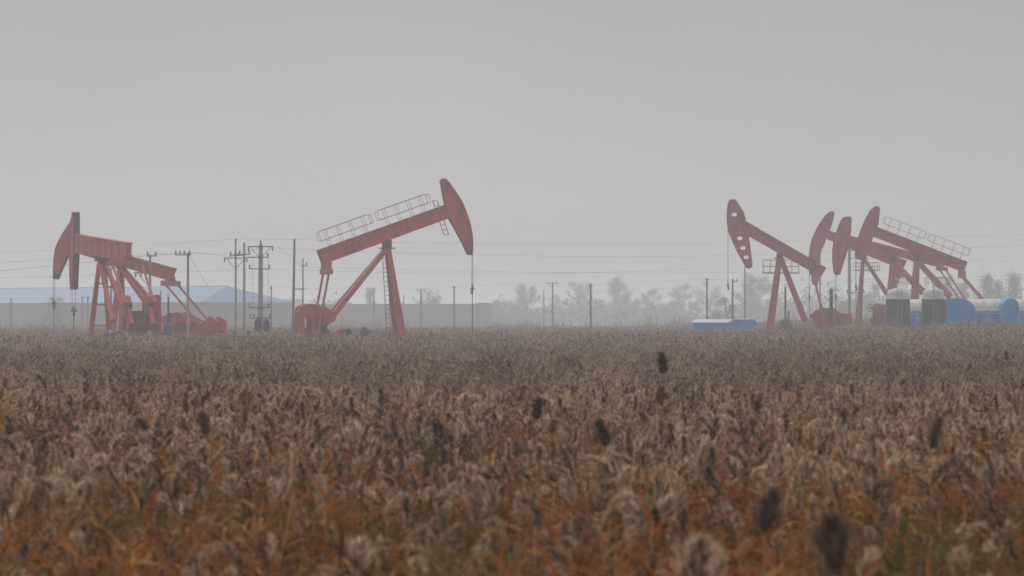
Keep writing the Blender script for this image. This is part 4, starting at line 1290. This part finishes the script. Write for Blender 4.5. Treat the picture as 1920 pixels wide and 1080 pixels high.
def reed(mb, rnd, H, x=0.0, y=0.0, nh=230, hw=0.004, leaves=8, seg=4, tube=4, pl=None, pw=None, lw=0.02, has_plume=True, stem_from=0.0, hl=0.05, leaf_from=0.3):
    P_, a = stem_pts(rnd, H, rnd.uniform(0.0, 0.16))
    off = Vector((x, y, 0))
    P_ = [q + off for q in P_]
    for k in range(3):
        if (k + 1) / 3 > stem_from:
            mb.tube(P_[k], P_[k + 1], 0.0055 - 0.001 * k, tube, 0.0045 - 0.001 * k, caps=False, mi=0)
    for k in range(leaves):
        t = leaf_from + (0.96 - leaf_from) * (k + rnd.random()) / leaves
        f = t * 3; i = min(2, int(f)); c = P_[i].lerp(P_[i + 1], min(1, f - i))
        leaf(mb, c, rnd.random() * 6.28, rnd.uniform(0.35, 1.15), rnd.uniform(0.16, 0.36), lw * rnd.uniform(0.7, 1.3), rnd, rnd.uniform(0.6, 2.2), seg)
    if has_plume:
        up = (P_[3] - P_[2]).normalized()
        plume(mb, P_[3] - up * 0.03, up, pl or rnd.uniform(0.12, 0.27), pw or rnd.uniform(0.055, 0.125), nh, hw, rnd, rnd.choice([0.05, 0.15, 0.35, 0.6, 0.9]), hl=hl * rnd.uniform(0.8, 1.35))
    return P_


rc = bpy.data.collections.new('reed_plants')        # source plants for the reed bed, not linked to the scene
RM = [M['reed_stem'], M['reed_leaf'], M['plume_hair'], M['plume_core']]
RMV = [M['reed_stem'], M['reed_leaf_misted'], M['plume_hair_far'], M['plume_core']]
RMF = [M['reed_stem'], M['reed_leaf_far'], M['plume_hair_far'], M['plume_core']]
variants = {'near': [], 'tuft': [], 'mid': [], 'far': []}
vi = 0


def variant(kind, mb, mats):
    global vi
    me = mb.mesh('reed_plant', mats)
    o = bpy.data.objects.new('reed_plant_%02d' % vi, me)
    rc.objects.link(o)
    variants[kind].append(vi); vi += 1


rnd = random.Random(3)
for k in range(16):
    mb = MB(); reed(mb, rnd, 1.45, nh=330, hw=0.0038, leaves=12, lw=0.018); variant('near', mb, RM)
for k in range(8):          # leafy shoots with no plume
    mb = MB()
    for j in range(3):
        reed(mb, rnd, rnd.uniform(1.0, 1.45), rnd.gauss(0, .12), rnd.gauss(0, .12), leaves=15, lw=0.018, has_plume=False)
    variant('tuft', mb, RM)
for k in range(8):          # middle distance clumps
    mb = MB()
    for j in range(11):
        reed(mb, rnd, rnd.uniform(1.2, 1.6), rnd.uniform(-.5, .5), rnd.uniform(-.5, .5), nh=60, hw=0.008, leaves=9, seg=3, tube=3, lw=0.022, hl=0.055, leaf_from=0.5, has_plume=j % 2 == 0)
    variant('mid', mb, RMF)
for k in range(6):
    mb = MB()
    for j in range(30):
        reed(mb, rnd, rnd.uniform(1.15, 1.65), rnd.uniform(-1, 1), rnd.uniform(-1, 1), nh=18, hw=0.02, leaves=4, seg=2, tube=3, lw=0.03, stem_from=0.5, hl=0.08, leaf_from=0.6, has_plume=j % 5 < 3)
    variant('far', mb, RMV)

# low-frequency height variation
_ph = rng.uniform(0, 6.28, 12); _fr = rng.uniform(0.12, 0.9, 12); _an = rng.uniform(0, 6.28, 12)


def lf(x, y):
    s = 0
    for k in range(12):
        s = s + np.sin(_fr[k] * (x * np.cos(_an[k]) + y * np.sin(_an[k])) + _ph[k]) / (0.4 + _fr[k] * 2.5)
    return s / 4.0


def scatter(y0, y1, per_m2, half=0.171, marg=1.12, extra=1.5):
    A_ = (half * marg) * (y1 * y1 - y0 * y0) + 2 * extra * (y1 - y0)
    n = int(A_ * per_m2)
    yy = np.sqrt(rng.uniform(y0 * y0, y1 * y1, n))
    xx = rng.uniform(-1, 1, n) * (half * marg * yy + extra)
    return xx, yy


PT, VR, SC, RT = [], [], [], []
ROAD = []


def put(xx, yy, kinds, hscale, jitter):
    ok = rng.uniform(0, 1, len(xx)) < np.clip(0.8 + (0.75 if kinds is variants['near'] else 0.3) * lf(xx * 1.7 + 40, yy * 1.3), 0.12, 1)
    for cx, cy, hx, hy in PADS:
        ok &= ~((np.abs(xx - cx) < hx + 0.4) & (np.abs(yy - cy) < hy + 0.6))
    xx, yy = xx[ok], yy[ok]
    n = len(xx)
    h = hscale(xx, yy) * (1 + rng.normal(0, jitter, n))
    zz = np.array([gz(a, b_) for a, b_ in zip(xx, yy)])
    PT.append(np.stack([xx, yy, zz], 1))
    VR.append(rng.choice(kinds, n))
    sxy = np.clip(h * rng.uniform(0.92, 1.12, n), 0.5, 1.6)
    SC.append(np.stack([sxy, sxy, h], 1))
    RT.append(np.stack([rng.normal(0.02, 0.10, n), rng.normal(0.05, 0.10, n), rng.uniform(0, 6.28, n)], 1))


def hn(x, y):
    # nearest strip lower, a taller stand from about 27 m, settling beyond
    a = np.clip((y - 20) / 8, 0, 1); a = a * a * (3 - 2 * a)
    b_ = np.clip((y - 38) / 16, 0, 1)
    return 0.93 + 0.17 * a - 0.08 * b_ + 0.11 * lf(x, y)


xx, yy = scatter(12.5, 23, 3.6); put(xx, yy, variants['near'], hn, 0.09)
xx, yy = scatter(12.5, 23, 32); put(xx, yy, variants['tuft'], lambda x, y: hn(x, y) * 1.1, 0.11)
xx, yy = scatter(23, 30, 6.5); put(xx, yy, variants['near'], hn, 0.08)
xx, yy = scatter(23, 30, 28); put(xx, yy, variants['tuft'], hn, 0.09)
xx, yy = scatter(30, 62, 11); put(xx, yy, variants['near'], hn, 0.075)
xx, yy = scatter(30, 62, 24); put(xx, yy, variants['tuft'], hn, 0.08)
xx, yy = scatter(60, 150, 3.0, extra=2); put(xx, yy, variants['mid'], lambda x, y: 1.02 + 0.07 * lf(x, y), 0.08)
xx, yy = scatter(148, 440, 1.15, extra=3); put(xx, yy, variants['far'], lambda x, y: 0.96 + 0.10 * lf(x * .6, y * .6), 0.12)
PT = np.concatenate(PT); VR = np.concatenate(VR); SC = np.concatenate(SC); RT = np.concatenate(RT)
me = bpy.data.meshes.new('reed_bed')
me.vertices.add(len(PT)); me.vertices.foreach_set('co', PT.astype(np.float32).ravel())
a = me.attributes.new('variant', 'INT', 'POINT'); a.data.foreach_set('value', VR.astype(np.int32))
a = me.attributes.new('turn', 'FLOAT_VECTOR', 'POINT'); a.data.foreach_set('vector', RT.astype(np.float32).ravel())
a = me.attributes.new('size', 'FLOAT_VECTOR', 'POINT'); a.data.foreach_set('vector', SC.astype(np.float32).ravel())
for mm in RM: me.materials.append(mm)
bed = bpy.data.objects.new('reed_bed', me); col.objects.link(bed)
tag(bed, 'wide bed of dry rust brown reeds with beige feathery plumes filling the marsh', 'reed bed', kind='stuff')
ng = bpy.data.node_groups.new('reed_scatter', 'GeometryNodeTree')
ng.interface.new_socket('Geometry', in_out='INPUT', socket_type='NodeSocketGeometry')
ng.interface.new_socket('Geometry', in_out='OUTPUT', socket_type='NodeSocketGeometry')
gi = ng.nodes.new('NodeGroupInput'); go = ng.nodes.new('NodeGroupOutput')
ci = ng.nodes.new('GeometryNodeCollectionInfo'); ci.inputs['Collection'].default_value = rc
ci.inputs['Separate Children'].default_value = True; ci.inputs['Reset Children'].default_value = True
ip = ng.nodes.new('GeometryNodeInstanceOnPoints'); ip.inputs['Pick Instance'].default_value = True


def attr(nm, tp):
    n = ng.nodes.new('GeometryNodeInputNamedAttribute'); n.data_type = tp; n.inputs['Name'].default_value = nm
    return n.outputs['Attribute']


ng.links.new(gi.outputs[0], ip.inputs['Points']); ng.links.new(ci.outputs[0], ip.inputs['Instance'])
ng.links.new(attr('variant', 'INT'), ip.inputs['Instance Index'])
ng.links.new(attr('turn', 'FLOAT_VECTOR'), ip.inputs['Rotation'])
ng.links.new(attr('size', 'FLOAT_VECTOR'), ip.inputs['Scale'])
ng.links.new(ip.outputs[0], go.inputs[0])
md = bed.modifiers.new('reed_scatter', 'NODES'); md.node_group = ng
print('reed instances', len(PT))

# ------------------------------------------------------------------ reeds that stand out on their own
SG = 'reeds that stand out above the reed bed'
STAND = [  # label, px, py of plume centre, plume height px, dark, slim
 ('tallest reed, dark pointed plume rising well above the reed bed', 1243, 681, 40, 0.9, 0.42),
 ('dark leaning plume directly below the tallest pointed reed', 1239, 743, 36, 0.8, 0.6),
 ('large dark brown plume at left, highest of the left cluster of reeds', 388, 793, 46, 0.8, 0.62),
 ('rounded dark plume just right of the largest left plume', 432, 813, 36, 0.8, 0.75),
 ('dark plume with pale fringe below the central pumpjack gearbox', 538, 789, 40, 0.6, 0.65),
 ('broad pale grey plume below the central pumpjack motor', 664, 810, 44, 0.3, 0.8),
 ('brown plume standing alone above pale plumes below the well rod', 1006, 766, 42, 0.7, 0.6),
 ('dark rounded plume left of the lone brown plume', 827, 806, 42, 0.7, 0.7),
 ('tall brown plume with drooping base left of the tallest reed', 1137, 812, 50, 0.7, 0.5),
 ('brown plume with pale edges right of the tallest reed', 1336, 803, 46, 0.6, 0.5),
 ('narrow brown plume under the low blue shed', 1424, 768, 36, 0.7, 0.55),
 ('very dark spiky reed head in the right half, above a yellow leaf', 1574, 789, 46, 1.0, 0.3),
 ('thin dark upright reed head right of the spiky one', 1748, 812, 60, 0.9, 0.25),
 ('blurred dark slender plume close to the camera, right of centre', 1433, 958, 84, 1.0, 0.5),
 ('largest blurred dark plume close to the camera near the bottom edge', 1567, 1020, 118, 1.0, 0.55),
 ('broad blurred brown plume at the bottom edge, right of centre', 1302, 1050, 96, 0.6, 0.7),
 ('round grey fluffy plume above the largest blurred plume', 1663, 905, 46, 0.2, 0.95),
 ('dark plume at far left, left of the pair near the edge', 22, 815, 40, 0.8, 0.7),
 ('dark plume at left, upper of a pair near the edge', 150, 786, 36, 0.8, 0.6),
 ('dark plume left of the large dark brown plume', 268, 806, 42, 0.8, 0.65),
 ('small dark plume set against distant reeds above the broad pale plume', 636, 757, 34, 0.7, 0.55),
 ('tiny dark distant reed head at the right edge', 1887, 667, 20, 0.9, 0.45),
 ('pale pointed plume at the bottom edge left of centre', 665, 1045, 78, 0.15, 0.6),
 ('pale fluffy plume near the bottom edge at centre', 930, 1010, 70, 0.15, 0.6),
 ('pale plume with a pointed tip low in the right corner', 1800, 1062, 74, 0.15, 0.5),
]
for i, (lb, px, py, hp, dark, slim) in enumerate(STAND):
    rnd = random.Random(500 + i)
    PLN = 0.27
    Y = F * PLN / hp
    if hp < 24: Y = 78.0; PLN = hp / F * Y
    tp_ = at(px, py - hp / 2, Y)
    root = empty('reed', (tp_.x, Y, 0), 0, lb, 'reed', SG)
    Ht = tp_.z - PLN
    a = rnd.random() * 6.28
    ln = rnd.uniform(0.0, 0.05)
    P_ = [Vector((math.cos(a) * ln * Ht * (t * t - 1), 0, Ht * t)) for t in (0, .3, .6, .85, 1.0)]
    mb = MB()
    for k in range(4):
        mb.tube(P_[k], P_[k + 1], 0.006 - 0.0008 * k, 6, 0.0052 - 0.0008 * k, caps=False)
    mb.build('stem', M['reed_stem'], root)
    mb = MB()
    for k in range(9):
        t = 0.35 + 0.58 * (k + rnd.random()) / 9
        f = t * 4; j = min(3, int(f)); c = P_[0].lerp(P_[4], t)
        c = Vector((math.cos(a) * ln * Ht * (t * t - 1), 0, Ht * t))
        leaf(mb, c, rnd.random() * 6.28, rnd.uniform(0.4, 1.15), rnd.uniform(0.25, 0.45), 0.022, rnd, rnd.uniform(0.6, 2.0), 5, mi=0)
    mb.build('leaves', M['reed_leaf'], root)
    mb = MB()
    plume(mb, P_[4], Vector((math.cos(a) * 0.1, 0, 1)).normalized(), PLN * 0.97, PLN * slim * (1.35 if dark > 0.45 else 0.9), 720, 0.004, rnd, 0.12 if dark > 0.85 else 0.2, mi_h=0, mi_c=1, hl=0.085, core_f=0.5 if dark > 0.85 else (0.6 if dark > 0.45 else 0.4))
    mats = [M['plume_brown'], M['plume_dark']] if dark > 0.65 else ([M['plume_hair'], M['plume_dark']] if dark > 0.45 else [M['plume_hair'], M['plume_core']])
    mb.build('plume', mats, root)

# ------------------------------------------------------------------ haze
hz = MB()
hz.box((0, 1450, 8.0), (1760, 3000, 18.5))
me = hz.mesh('haze', [])
hm = bpy.data.materials.new('haze_air'); hm.use_nodes = True
nt = hm.node_tree
for n in list(nt.nodes):
    if n.type == 'BSDF_PRINCIPLED': nt.nodes.remove(n)
pv = nt.nodes.new('ShaderNodeVolumePrincipled')
pv.inputs['Color'].default_value = (0.95, 0.968, 0.99, 1)
pv.inputs['Density'].default_value = 0.00108
pv.inputs['Density Attribute'].default_value = ''
pv.inputs['Temperature Attribute'].default_value = ''
pv.inputs['Color Attribute'].default_value = ''
pv.inputs['Anisotropy'].default_value = 0.2
nt.links.new(pv.outputs[0], nt.nodes['Material Output'].inputs['Volume'])
me.materials.append(hm)
ho = bpy.data.objects.new('haze', me); col.objects.link(ho)
tag(ho, 'pale even haze lying over the marsh', 'haze', kind='stuff')

scene.cycles.use_denoising = True
scene.cycles.denoiser = 'OPENIMAGEDENOISE'
scene.cycles.denoising_input_passes = 'RGB_ALBEDO_NORMAL'
scene.cycles.denoising_prefilter = 'ACCURATE'
scene.cycles.volume_bounces = 2
scene.cycles.max_bounces = 8
scene.cycles.diffuse_bounces = 4
scene.cycles.transparent_max_bounces = 8
scene.cycles.use_adaptive_sampling = False
scene.cycles.adaptive_threshold = 0.02
